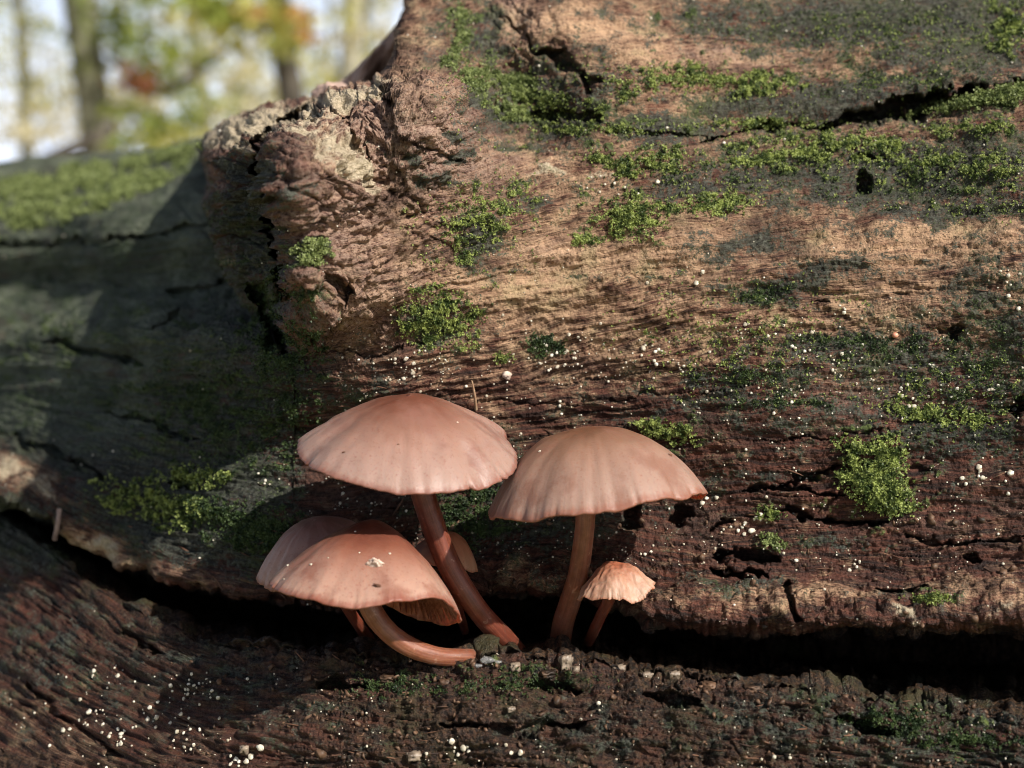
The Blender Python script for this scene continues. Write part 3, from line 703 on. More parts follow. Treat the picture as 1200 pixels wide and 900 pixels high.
# ---- split into parts: the upper wood, the broken knot, the lower ledge
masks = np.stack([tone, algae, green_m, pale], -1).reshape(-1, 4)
masks2 = np.stack([pink, wet+0*A, soil_shade+0*A, yel], -1).reshape(-1, 4)
grain = np.stack([gx, gy, 0*gx], -1).reshape(-1, 3)
left_fill = (sstep(330, 200, A+.35*(B-300))*sstep(560, 470, B)*np.where(A < ip(SILH, B)+4, 1, sstep(400, 450, B))*np.clip(.8+.5*NZ, .2, 1)).ravel()  # grey-green of the left flank, lightened to stand in for fill light
faces = grid_faces(NR, NC)
fr = faces[:, 0]//NC; fc = faces[:, 0] % NC
Af = A.ravel()[faces[:, 0]]; Bf = B.ravel()[faces[:, 0]]
crack_row = NTOP+NUP+int(NIN*.42)
is_low = fr >= crack_row
kn_edge = ip([(240, 400), (300, 425), (345, 430), (420, 400), (500, 330), (545, 260), (585, 200), (596, 150), (560, 110), (520, 88), (440, 60)], Af)
jag = 9*np.sin(Af/9)+6*np.sin(Af/3.7)
is_knot = (~is_low) & (fc >= len(colL)) & (Af < 585) & (Bf < np.interp(Af, [240, 300, 345, 420, 500, 545, 585], [400, 425, 430, 400, 330, 260, 190])+jag) & (Bf > np.interp(Af, [240, 440, 470, 520, 560, 590], [-99, -99, 88, 92, 115, 160])) & ((fr >= NTOP) | (Af < 455))
log_base = (0.0, 0.22, 0.40)
log = empty('fallen_log', log_base, 'big weathered fallen log with a dark horizontal crack, mossy red-brown wood and a broken knot', 'log')
Pf = P.reshape(-1, 3)
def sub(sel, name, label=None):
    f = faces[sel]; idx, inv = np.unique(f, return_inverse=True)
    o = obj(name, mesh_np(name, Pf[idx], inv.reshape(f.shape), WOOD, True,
        {'masks': ('FLOAT_COLOR', masks[idx]), 'masks_more': ('FLOAT_COLOR', masks2[idx]), 'grain': ('FLOAT_VECTOR', grain[idx]), 'left_fill': ('FLOAT', left_fill[idx])}, origin=log_base), log)
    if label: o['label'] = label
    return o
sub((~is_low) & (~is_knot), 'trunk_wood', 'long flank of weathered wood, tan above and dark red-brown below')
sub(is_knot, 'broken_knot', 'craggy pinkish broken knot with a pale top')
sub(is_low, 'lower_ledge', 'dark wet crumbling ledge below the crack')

# projected pixels of the finished surface, for setting things down on it
AP, BP = project(P)
front_ok = ((ZN == 1) | (ZN == 3)) & (np.abs(U_-240+0*A) > 0.01)
okidx = np.where(front_ok.ravel() & (AP.ravel() > -30) & (AP.ravel() < 1230) & (BP.ravel() < 930))[0]
apx = AP.ravel()[okidx].astype(np.float32); bpx = BP.ravel()[okidx].astype(np.float32); ypx = Pf[okidx, 1].astype(np.float32)
# true surface normals
du = np.gradient(P, axis=1); dv = np.gradient(P, axis=0)
NS = np.cross(dv, du); NS /= (np.linalg.norm(NS, axis=-1)[..., None]+1e-20)
if np.median((NS*(CAM-P)).sum(-1)[NTOP+50:NTOP+NUP-50]) < 0: NS = -NS
NSs = blur(NS, 6); NSs /= (np.linalg.norm(NSs, axis=-1)[..., None]+1e-20); NSf = NSs.reshape(-1, 3)
_bk = {}
_ki = (np.floor(apx/8).astype(int)+1000)*1000+np.floor(bpx/8).astype(int)+200
_ord = np.argsort(_ki, kind='stable'); _ks = _ki[_ord]
def surf(a, b):
    """frontmost point of the wood seen at photograph pixel a, b, and its normal"""
    cand = []
    for i in (-1, 0, 1):
        for j in (-1, 0, 1):
            k = (int(math.floor(a/8))+i+1000)*1000+int(math.floor(b/8))+j+200
            lo, hi = np.searchsorted(_ks, [k, k+1]); cand.append(_ord[lo:hi])
    cand = np.concatenate(cand)
    if len(cand) == 0: return None
    d = (apx[cand]-a)**2+(bpx[cand]-b)**2
    near = d < max(4.0, d.min()*1.5)
    c = cand[near]; c = c[np.argmin(ypx[c])]
    return Pf[okidx[c]], NSf[okidx[c]]

# a blurred shard of wood standing behind the knot
def lump(name, cen, rad, mat, parent=None, seed=0, nu=40, nv=28, rough=.25, origin=None, freq=1.6, attrs=True, sharp=0):
    th = np.linspace(0, 2*np.pi, nu, endpoint=False)[None, :]; ph = np.linspace(0.02, np.pi-.02, nv)[:, None]
    d = np.stack([np.sin(ph)*np.cos(th), np.sin(ph)*np.sin(th), np.cos(ph)+0*th], -1)
    n = fbm3(d[..., 0]*freq+seed, d[..., 1]*freq+seed*2, d[..., 2]*freq-seed, 4, .6)
    if sharp: n = n-sharp*np.abs(fbm3(d[..., 0]*freq*1.7+seed+9, d[..., 1]*freq*1.7, d[..., 2]*freq*1.7, 2, .6))
    p = np.asarray(cen)+d*np.asarray(rad)*(1+rough*n)[..., None]
    at_ = {}
    return obj(name, mesh_np(name, p.reshape(-1, 3), grid_faces(nv, nu, True), mat, True, at_, origin=origin if origin is not None else None), parent)

SHARD = simple('grey_pink_bark', (0.20, 0.13, 0.10), (0.42, 0.30, 0.25), 90, 0.8, 0.001)
def shard():
    n1, n2 = 60, 30; s = np.linspace(0, 1, n1)[:, None]; t = np.linspace(0, 2*np.pi, n2, endpoint=False)[None, :]
    c = at(np.interp(s[:, 0], [0, 1], [385, 505]), np.interp(s[:, 0], [0, .3, .6, 1], [118, 96, 62, 20]), np.full(n1, .292))
    w = np.interp(s, [0, .06, .3, .7, 1], [.0005, .0022, .0042, .006, .008])
    w = w*(1+.25*fbm2(s*6+0*t, t+0*s, 3, 90))
    off = np.stack([np.cos(t)*w*.35*np.ones_like(t), np.sin(t)*w*2.2, np.cos(t)*w*1.0], -1)
    p = c[:, None, :]+off
    o = obj('split_shard', mesh_np('split_shard', p.reshape(-1, 3), grid_faces(n1, n2, True), SHARD, True, origin=log_base), log)
    o['label'] = 'grey-pink split shard behind the knot'
shard()
lump('bark_nub', at(391, 112, np.array(.262)), (.0035, .004, .0024), SHARD, log, 5, origin=log_base)

# ================================================================ MOSS
def moss_mesh(name, pts, nrm, size, mat, leaves=6, label=None, spread=.9, group=None, top=True, parent=None, kind=None, cat='moss'):
    n = len(pts)
    if n == 0: return
    org = pts.mean(0)
    t1 = np.cross(nrm, [0.3, 0.2, 1.0]); t1 /= np.linalg.norm(t1, axis=1)[:, None]+1e-9; t2 = np.cross(nrm, t1)
    Vs, Fs = [], []
    for k in range(leaves):
        an = rng.uniform(0, 2*np.pi, n) ; el = rng.uniform(.15, 1.25, n) if k else np.full(n, 1.4)
        L = size*rng.uniform(.6, 1.3, n)
        d = (t1*np.cos(an)[:, None]+t2*np.sin(an)[:, None])*np.cos(el)[:, None]+nrm*np.sin(el)[:, None]
        s = np.cross(d, nrm+rng.normal(0, .3, (n, 3))); s /= np.linalg.norm(s, axis=1)[:, None]+1e-9
        w = L*rng.uniform(.26, .42, n)
        b0 = pts+nrm*(size*rng.uniform(-.2, .9, n))[:, None]
        v = np.stack([b0, b0+d*(L*.5)[:, None]+s*w[:, None]+nrm*(L*.10)[:, None], b0+d*L[:, None]-nrm*(L*.12)[:, None], b0+d*(L*.5)[:, None]-s*w[:, None]+nrm*(L*.10)[:, None]], 1)
        Fs.append(np.arange(n*4, dtype=np.int32).reshape(n, 4)+len(Vs)*n*4); Vs.append(v.reshape(-1, 3))
    o = obj(name, mesh_np(name, np.concatenate(Vs), np.concatenate(Fs), mat, False, origin=org), parent, org)
    if label: tag(o, label, cat, group, kind)
    return o

green_flat = green_m.ravel()[okidx]
used = np.zeros(len(okidx), bool)
def pick(lst, n, thr=.42, power=1.5):
    m = np.zeros(len(okidx), np.float32)
    for (x, y, rx, ry, ang) in lst:
        c, sn = math.cos(math.radians(ang)), math.sin(math.radians(ang))
        dx = apx-x; dy = bpx-y; uu = (dx*c+dy*sn)/rx; vv = (-dx*sn+dy*c)/ry
        m = np.maximum(m, np.exp(-(uu*uu+vv*vv)))
    w = np.clip(m*1.05+0.75*NZv+0.75*NZfv-thr, 0, 1)**power*(m > .08)+.03*(m > .15)
    w[used_area] *= 1
    if w.sum() <= 0: return np.zeros(0, int)
    return rng.choice(len(okidx), size=n, p=w/w.sum())
NZv = NZ.ravel()[okidx]; NZfv = NZf.ravel()[okidx]; used_area = used
def moss_patch(lst, n, size, mat, label, leaves=6, thr=.42, name='moss_patch', kind=None, group=None, lift=0):
    i = pick(lst, int(n*1.35), thr)
    if not len(i): return
    v = okidx[i]
    pts = Pf[v]+rng.normal(0, .00012, (len(v), 3)); nn = NSf[v]+rng.normal(0, .25, (len(v), 3)); nn /= np.linalg.norm(nn, axis=1)[:, None]
    if lift: pts = pts+nn*(rng.uniform(0, lift, len(v)))[:, None]
    return moss_mesh(name, pts, nn, size, mat, leaves, label, kind=kind, group=group)
S = .00029
moss_patch([(740, 255, 34, 20, 0), (842, 240, 40, 10, -6), (690, 282, 20, 5, 0)], 2100, S, MOSS, 'bright green moss patch in the middle of the sunlit tan wood', thr=.30)
moss_patch([(512, 372, 34, 28, 0), (548, 378, 14, 22, 0)], 1500, S, MOSS, 'dark-edged green moss patch right above the tallest brown cap', thr=.36)
moss_patch([(575, 240, 44, 24, -20), (535, 292, 18, 16, 0), (590, 262, 30, 8, -10)], 800, S*.9, MOSS, 'loose grey-green moss patch at the foot of the craggy knot', thr=.45)
moss_patch([(880, 98, 42, 14, 0)], 800, S*1.1, MOSS, 'small round moss patch above the long black fissure', thr=.36)
moss_patch([(800, 92, 38, 14, 0)], 600, S*1.1, MOSS, 'moss patch left of the small round patch on the upper wood', thr=.40)
moss_patch([(950, 178, 70, 14, -2), (1010, 168, 36, 10, -6), (880, 190, 30, 6, 0)], 2000, S*1.1, MOSS, 'wide bright moss band running just below the black fissure', thr=.38)
moss_patch([(1140, 152, 56, 9, -4), (1090, 190, 60, 14, 0), (1160, 200, 50, 20, 0)], 1500, S, MOSS, 'sparse moss scattered over dark wood at the right under the fissure', thr=.52)
moss_patch([(775, 188, 36, 12, 0), (740, 204, 20, 5, 0)], 700, S*1.1, MOSS, 'moss patch beside the pale dry sliver on the upper wood', thr=.40)
moss_patch([(710, 186, 24, 8, 0)], 300, S, MOSS, 'little moss tuft directly left of the pale dry sliver', thr=.42)
moss_patch([(540, 42, 12, 40, 4), (560, 90, 30, 18, 25), (590, 120, 30, 12, 40), (600, 100, 40, 14, 25)], 2300, S*1.15, MOSS_PALE, 'pale green moss running down the groove behind the craggy knot', thr=.40)
moss_patch([(640, 122, 50, 12, 10), (700, 152, 70, 6, 0), (730, 100, 20, 14, 30)], 1200, S, MOSS, 'moss line along the hollow under the tan hump', thr=.45)
moss_patch([(1182, 32, 22, 24, 0)], 600, S*1.2, MOSS, 'moss tuft in the upper right corner on dark wood', thr=.40)
moss_patch([(1150, 118, 60, 7, -12), (1195, 112, 20, 8, 0), (1100, 132, 20, 4, 0)], 1500, S*1.35, MOSS_PALE, 'thick moss fringe along the lower edge of the black fissure', thr=.30, lift=.001)
moss_patch([(905, 145, 56, 4.5, 0)], 800, S*1.1, MOSS, 'narrow moss strip on the left end of the black fissure', thr=.34)
moss_patch([(1025, 560, 30, 22, 0), (1040, 588, 26, 12, 10), (1004, 526, 26, 8, 20), (1042, 528, 12, 14, 0)], 2600, S*1.25, MOSS, 'big rounded moss cushion standing out from the red-brown wood', thr=.42, name='moss_cushion', lift=.0009)
moss_patch([(782, 506, 28, 9, 15)], 600, S*1.2, MOSS, 'moss tuft peeping out behind the broad tan cap', thr=.34)
moss_patch([(366, 295, 16, 10, 0)], 350, S*1.2, MOSS_PALE, 'small moss tuft in a hollow of the knot', thr=.36)
moss_patch([(905, 602, 13, 7, 0)], 160, S, MOSS, 'tiny moss tuft below and left of the big cushion', thr=.34)
moss_patch([(908, 634, 12, 7, 30)], 160, S*1.2, MOSS_PALE, 'tiny bright moss tuft over a dark hollow near the crack', thr=.34)
moss_patch([(1085, 702, 24, 4, 0)], 260, S, MOSS, 'thin moss smear on the tan rim above the crack', thr=.36)
moss_patch([(638, 405, 22, 10, 0)], 260, S, MOSS_DARK, 'faint moss spot among white beads above the two caps', thr=.4)
moss_patch([(590, 418, 10, 6, 0)], 110, S, MOSS, 'tiny moss sprig on bare wood left of the faint spot', thr=.36)
moss_patch([(1075, 480, 50, 10, 10), (1130, 492, 30, 10, 0)], 600, S, MOSS, 'thin moss scatter above the big cushion', thr=.5)
moss_patch([(900, 345, 34, 12, 0)], 350, S*.8, MOSS_DARK, 'dark moss film on grey algae between tan streaks', thr=.5)
moss_patch([(1010, 405, 80, 12, 0), (880, 440, 60, 12, 0), (920, 470, 60, 8, 0)], 1300, S*.8, MOSS_DARK, 'dark moss film around the orange bead', thr=.5)
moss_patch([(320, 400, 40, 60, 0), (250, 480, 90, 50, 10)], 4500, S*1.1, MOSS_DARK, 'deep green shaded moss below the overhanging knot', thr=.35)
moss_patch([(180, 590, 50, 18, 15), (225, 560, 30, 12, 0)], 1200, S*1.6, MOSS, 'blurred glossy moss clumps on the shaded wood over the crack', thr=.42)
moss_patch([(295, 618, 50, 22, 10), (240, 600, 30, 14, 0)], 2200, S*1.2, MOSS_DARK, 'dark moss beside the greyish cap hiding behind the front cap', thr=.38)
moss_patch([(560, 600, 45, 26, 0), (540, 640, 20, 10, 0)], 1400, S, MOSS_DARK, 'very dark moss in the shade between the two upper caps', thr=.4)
moss_patch([(1050, 845, 50, 12, 0), (1140, 868, 50, 10, 0)], 900, S, MOSS_DARK, 'dull moss on the crumbling ledge under the crack', thr=.45)
moss_patch([(600, 800, 90, 14, 0), (460, 806, 50, 10, 0)], 900, S*.8, MOSS_DARK, 'thin brownish moss on the ledge below the mushrooms', thr=.5)
moss_patch([(1050, 30, 200, 30, 0), (1050, 90, 120, 20, 0), (1100, 210, 130, 30, 0), (1150, 440, 70, 60, 0), (850, 200, 120, 14, 0), (100, 350, 180, 90, 0), (60, 470, 90, 40, 0)], 9000, S*.8, MOSS_DARK, 'sparse tiny dark moss leaves spread over the algae-covered wood', thr=.35, name='scattered_moss', kind='stuff')
moss_patch([(1050, 40, 180, 30, 0), (1060, 100, 120, 14, 0), (1080, 205, 140, 30, 0), (820, 220, 120, 20, 0), (640, 120, 100, 50, 0), (960, 160, 200, 30, 0), (560, 270, 60, 50, 0), (1120, 460, 90, 50, 0), (880, 400, 120, 60, 0), (1160, 240, 80, 20, 0)], 3800, S*.95, MOSS, 'fine bright moss specks sprinkled over the dark upper wood', thr=.62, name='moss_specks', kind='stuff')
# lit moss on the crest of the far part of the log
fw = film0.ravel()[okidx]*np.clip(.45+1.3*perlin2(apx/85, bpx/17+apx/120, 33), .04, 1)*np.clip(.35+.9*NZv+.5*NZfv, .04, 1)
fi = rng.choice(len(okidx), 11000, p=fw/fw.sum()); v = okidx[fi]
moss_mesh('crest_moss', Pf[v]+rng.normal(0, .0003, (len(v), 3)), NSf[v], .0007, MOSS_PALE, 5, 'sunlit yellow-green moss along the blurred far crest of the log', kind='stuff')

# torn slivers of wood lying along the grain
Tn = np.gradient(P, axis=1); Tn /= (np.linalg.norm(Tn, axis=-1)[..., None]+1e-20); Tn = Tn.reshape(-1, 3)
cs = rng.choice(len(okidx), 9000); ww = (.15+.85*sstep(380, 560, bpx[cs]))*(bpx[cs] < 900)*(apx[cs] > 60)*(.3+(NZv[cs] > 0))
cs = cs[rng.uniform(size=len(cs)) < ww*.13]
VS, FS = [], []
for k, i in enumerate(cs):
    v = okidx[i]; q = Ypix(Pf[v][1]); L = rng.uniform(7, 26)*q; w = rng.uniform(.5, 1.3)*q
    t = Tn[v]+rng.normal(0, .04, 3); t /= np.linalg.norm(t); n = NSf[v]; sdv = np.cross(t, n); lift = rng.uniform(.0, .16)*L
    c0 = Pf[v]+n*w*.3
    ring = [(-.5, .3, .0), (-.1, 1, .1), (.3, .8, .45), (.5, .1, 1.0)]
    for (a_, b_, l_) in ring:
        cc = c0+t*L*a_+n*lift*l_
        VS += [cc+sdv*w*b_, cc+n*w*b_*.9, cc-sdv*w*b_, cc-n*w*b_*.5]
    for r_ in range(3):
        for j in range(4):
            FS.append((k*16+r_*4+j, k*16+r_*4+(j+1) % 4, k*16+r_*4+4+(j+1) % 4, k*16+r_*4+4+j))
SLIV = simple('torn_wood', (0.020, 0.009, 0.006), (0.20, 0.10, 0.06), 260, 0.7)
o = obj('wood_slivers', mesh_np('wood_slivers', np.array(VS), np.array(FS), SLIV, False, origin=log_base), log)
o['kind'] = 'stuff'

# ================================================================ WHITE BEADS
def ico(sub=1):
    t = (1+5**.5)/2
    v = np.array([(-1, t, 0), (1, t, 0), (-1, -t, 0), (1, -t, 0), (0, -1, t), (0, 1, t), (0, -1, -t), (0, 1, -t), (t, 0, -1), (t, 0, 1), (-t, 0, -1), (-t, 0, 1)], float)
    f = [(0, 11, 5), (0, 5, 1), (0, 1, 7), (0, 7, 10), (0, 10, 11), (1, 5, 9), (5, 11, 4), (11, 10, 2), (10, 7, 6), (7, 1, 8), (3, 9, 4), (3, 4, 2), (3, 2, 6), (3, 6, 8), (3, 8, 9), (4, 9, 5), (2, 4, 11), (6, 2, 10), (8, 6, 7), (9, 8, 1)]
    v /= np.linalg.norm(v, axis=1)[:, None]; v = list(map(tuple, v))
    for _ in range(sub):
        c = {}; nf = []
        def mid(i, j):
            k = (min(i, j), max(i, j))
            if k not in c:
                p = (np.array(v[i])+np.array(v[j])); p /= np.linalg.norm(p); c[k] = len(v); v.append(tuple(p))
            return c[k]
        for a_, b_, c_ in f:
            x, y, z = mid(a_, b_), mid(b_, c_), mid(c_, a_)
            nf += [(a_, x, z), (b_, y, x), (c_, z, y), (x, y, z)]
        f = nf
    return np.array(v), np.array(f)
IV, IF = ico(1)
bead_meshes = []
for k in range(5):
    d = IV.copy(); n = fbm3(d[:, 0]*1.6+k*3, d[:, 1]*1.6, d[:, 2]*1.6, 2, .5)
    v = d*(1+.45*n)[:, None]*np.array([1, 1, .8])
    v[:, 2] = np.where(v[:, 2] > .45, .45+(v[:, 2]-.45)*.35, v[:, 2])           # flattish disc-like top
    bead_meshes.append(mesh_np('bead', v, IF, BEAD))
bead_or = mesh_np('bead', IV*np.array([1, 1, .9]), IF, BEAD_ORANGE)
CL = [  # x, y, rx, ry, n, mean radius px, label
 (700, 215, 60, 20, 9, 2.6, 'white bead near the pale dry sliver on the upper wood'),
 (755, 335, 60, 30, 6, 2.3, 'white bead alone on the sunlit tan wood'),
 (500, 432, 45, 22, 22, 2.3, 'white bead on dark wood above the tallest cap'),
 (650, 420, 70, 32, 42, 2.3, 'white bead on the red-brown wood above the two caps'),
 (780, 420, 70, 34, 26, 2.4, 'white bead right of the thickly beaded wood over the broad cap'),
 (890, 385, 46, 14, 20, 2.3, 'white bead in the tight cluster on bare tan wood'),
 (975, 395, 60, 30, 20, 2.4, 'white bead around the single orange bead'),
 (940, 450, 80, 34, 22, 2.2, 'white bead on grey algae below the orange bead'),
 (1062, 468, 20, 20, 16, 2.6, 'white bead in the dense knot of beads above the moss cushion'),
 (1130, 450, 60, 36, 22, 2.4, 'white bead on dark mossy wood at the right'),
 (1150, 555, 40, 28, 12, 3.6, 'white bead right of the moss cushion'),
 (1185, 340, 20, 40, 12, 2.8, 'white bead near the right end of the tan wood'),
 (1080, 590, 20, 14, 6, 2.8, 'white bead beside the lower edge of the moss cushion'),
 (875, 620, 22, 14, 14, 3.0, 'white bead in the dark hollow over the crack'),
 (760, 650, 30, 14, 8, 2.4, 'white bead just above the small crumpled cap'),
 (840, 575, 16, 8, 6, 2.4, 'white bead at the rim tip of the broad cap'),
 (1010, 655, 70, 12, 10, 2.8, 'white bead on the shelf of wood above the tan rim'),
 (225, 808, 40, 16, 34, 2.7, 'white bead in the thick cluster on the lower ledge'),
 (120, 790, 50, 20, 14, 2.6, 'white bead on the blurred left of the lower ledge'),
 (200, 860, 60, 26, 34, 2.9, 'white bead low on the ledge under the thick cluster'),
 (100, 850, 60, 34, 26, 3.0, 'white bead near the bottom corner of the ledge'),
 (270, 885, 30, 14, 10, 3.6, 'white bead at the bottom edge of the ledge left of centre'),
 (560, 878, 70, 10, 14, 3.2, 'white bead on wet black wood below the mushrooms'),
 (680, 832, 40, 8, 5, 2.6, 'white bead halfway down the ledge under the mushrooms'),
 (920, 890, 60, 14, 8, 3.4, 'white bead at the bottom of the ledge under the big crack'),
 (380, 500, 40, 40, 16, 2.0, 'white bead on shaded wood left of the tallest cap'),
 (350, 560, 60, 20, 12, 2.0, 'white bead between the tallest cap and the greyish cap'),
 (1100, 90, 60, 40, 8, 2.2, 'white bead by the black fissure on top'),
 (930, 150, 200, 60, 14, 2.0, 'white bead scattered among moss on the upper wood')]
ones = ['', 'first', 'second', 'third', 'fourth', 'fifth', 'sixth', 'seventh', 'eighth', 'ninth']
ORD = ones[1:]+['tenth', 'eleventh', 'twelfth', 'thirteenth', 'fourteenth', 'fifteenth', 'sixteenth', 'seventeenth', 'eighteenth', 'nineteenth', 'twentieth']+['twenty-'+w for w in ones[1:]]+['thirtieth']+['thirty-'+w for w in ones[1:]]+['fortieth']+['forty-'+w for w in ones[1:]]
small_pts = []
count = 0
for (x, y, rx, ry, n, r, lab) in CL:
    made = 0; tries = 0; mine = []
    cores = [(rng.normal(x, rx*.5), rng.normal(y, ry*.5)) for _ in range(max(1, n//4))]
    while made < n and tries < n*6:
        tries += 1
        if rng.uniform() < .55:
            c = cores[rng.integers(len(cores))]; a, b = c[0]+rng.normal(0, 7), c[1]+rng.normal(0, 5)
        else: a, b = rng.normal(x, rx*.6), rng.normal(y, ry*.6)
        s = surf(a, b)
        if s is None: continue
        p, nn = s
        rad = r*.66*float(np.clip(rng.lognormal(-.08, .38), .45, 1.9))*Ypix(p[1])
        if count >= 296 or (rad < .0002 and rng.uniform() < .5):
            small_pts.append((p, nn, rad)); made += 1; continue
        o = bpy.data.objects.new('white_bead', bead_meshes[rng.integers(5)]); col.objects.link(o)
        z = Vector(nn).normalized(); o.rotation_euler = z.to_track_quat('Z', 'Y').to_euler(); o.scale = (rad*rng.uniform(.85, 1.15), rad, rad*rng.uniform(.8, 1.2))
        o.location = Vector(p+nn*rad*.40)
        tag(o, lab, 'fungus', lab.replace('white bead', 'white beads', 1)); count += 1; made += 1; mine.append((o, a, b, rad))
    left = list(mine)
    for word, key in (('largest', lambda q: -q[3]), ('leftmost', lambda q: q[1]), ('rightmost', lambda q: -q[1]), ('topmost', lambda q: q[2]), ('lowest', lambda q: -q[2])):
        if len(left) < 3: break
        q = min(left, key=key); left.remove(q); q[0]['label'] = word+' of the white beads'+lab.split('white bead', 1)[1]
    order = sorted(mine, key=lambda q: q[1])
    for q in left:
        q[0]['label'] = ORD[order.index(q)]+' white bead from the left'+lab.split('white bead', 1)[1]

# fine grains, far too many to count
cand = rng.choice(len(okidx), 60000)
wgt = (sstep(330, 470, bpx[cand])*sstep(700, 640, bpx[cand])*sstep(330, 450, apx[cand])+0.8*sstep(770, 800, bpx[cand])*sstep(420, 200, apx[cand])+.12*sstep(770, 800, bpx[cand])+.10)
keep = cand[(rng.uniform(size=len(cand)) < wgt*.12) & (NZv[cand] > -.15)]
for i in keep:
    v = okidx[i]; small_pts.append((Pf[v], NSf[v], float(np.clip(rng.lognormal(-.05, .35), .55, 2.2))*Ypix(Pf[v][1])))
I0, F0 = ico(0)
VV = []; FF = []
for k, (p, nn, rad) in enumerate(small_pts):
    VV.append(p+nn*rad*.4+I0*rad*rng.uniform(.8, 1.2, (1, 3))); FF.append(F0+k*12)
so = obj('fungus_grains', mesh_np('fungus_grains', np.concatenate(VV), np.concatenate(FF), BEAD, True, origin=(0, .2, .45)), None, (0, .2, .45))
tag(so, 'finest white fungus grains dusted all over the wood', 'fungus', kind='stuff')
p, nn = surf(1048, 392)
o = obj('orange_bead', bead_or); o.scale = (.00048,)*3; o.location = Vector(p+nn*.0003)
tag(o, 'single orange-pink bead on grey algae', 'fungus')
p, nn = surf(594, 441)
o = lump('wood_crumb', (0, 0, 0), (.0007, .0005, .0006), FLAKE, None, 3, 14, 10, .4); o.location = Vector(p+nn*.0004)
tag(o, 'pinkish squarish crumb lying on the wood above the gap between the caps', 'crumb')

# ================================================================ CRUMBS
def rough_crumb(k, mat):
    I1, F1 = ico(2); n = fbm3(I1[:, 0]*2.0+k*5, I1[:, 1]*2.0, I1[:, 2]*2.0, 3, .75)
    return mesh_np('crumb', np.clip(I1*(1+.8*n)[:, None], -.85, .8), F1, mat, False)
CM = [rough_crumb(k, CRUMB if k < 4 else CRUMB2) for k in range(6)]
crumbs = [(662, 770, 11, 13, 5, 'squarish glistening crumb standing at the foot of the broad-capped stem'), (676, 782, 8, 8, 4, 'small grey crumb against the squarish crumb'), (604, 776, 9, 7, 4, 'crumb below the base of the tallest stem'), (640, 786, 12, 6, 1, 'flat brown crumb left of the squarish crumb'),
          (727, 778, 11, 7, 5, 'grey crumb at the edge of the black crack right of the stems'), (757, 786, 10, 6, 5, 'crumb next to the grey crumb on the crack edge'), (790, 786, 9, 7, 5, 'pale knobby crumb where the ledge rises'), (1178, 808, 26, 17, 0, 'big reddish wood block at the right mouth of the crack'),
          (484, 880, 12, 7, 5, 'pale wedge-shaped crumb near the bottom of the ledge'), (286, 874, 8, 7, 4, 'grey-brown crumb by the big bottom beads'), (880, 802, 13, 7, 3, 'dark lump on the crack edge near the middle'), (830, 798, 12, 6, 0, 'small lump on the crack edge left of the dark lump'), 
          (452, 790, 12, 6, 1, 'dark crumb under the curved stem'), (520, 794, 10, 6, 2, 'dark crumb right of the curved stem foot'), (598, 828, 7, 5, 5, 'pointed reddish splinter on the ledge')]
for (x, y, rx, ry, k, lab) in crumbs:
    s = surf(x, y+2)
    if s is None: continue
    p, nn = s; q = Ypix(p[1])
    o = obj('wood_crumb', CM[k]); o.location = Vector(p+np.array([0, -.0003, -.2*ry*q])); o.scale = (rx*q*.85, rx*q*.7, ry*q*.85); o.rotation_euler = (0, 0, rng.uniform(-.4, .4))
    tag(o, lab, 'crumb')
VV = []; FF = []; I1, F1 = ico(1)
lowi = np.where((bpx > 775) & (apx > 200))[0]; sel = rng.choice(lowi, 650)
lowj = np.where((bpx > 600) & (bpx < 735) & (apx > 350))[0]; sel = np.concatenate([sel, rng.choice(lowj, 350)])
for k, i in enumerate(sel):
    v = okidx[i]; r = float(np.clip(rng.lognormal(.75, .45), 1.0, 4.5))*Ypix(Pf[v][1])
    n = 1+.65*rng.uniform(-1, 1, (len(I0), 1))
    VV.append(Pf[v]+NSf[v]*r*.2+(I0*n*r*rng.uniform(.35, 1.5, (1, 3)) @ rot(*rng.uniform(-1.5, 1.5, 3)).T)); FF.append(F0+k*12)
o = obj('ledge_crumbs', mesh_np('ledge_crumbs', np.concatenate(VV), np.concatenate(FF), CRUMB, False, origin=(0, .2, .43)), None, (0, .2, .43))
tag(o, 'loose dark rotten wood crumbs littering the ledge under the crack', 'crumbs', kind='stuff')

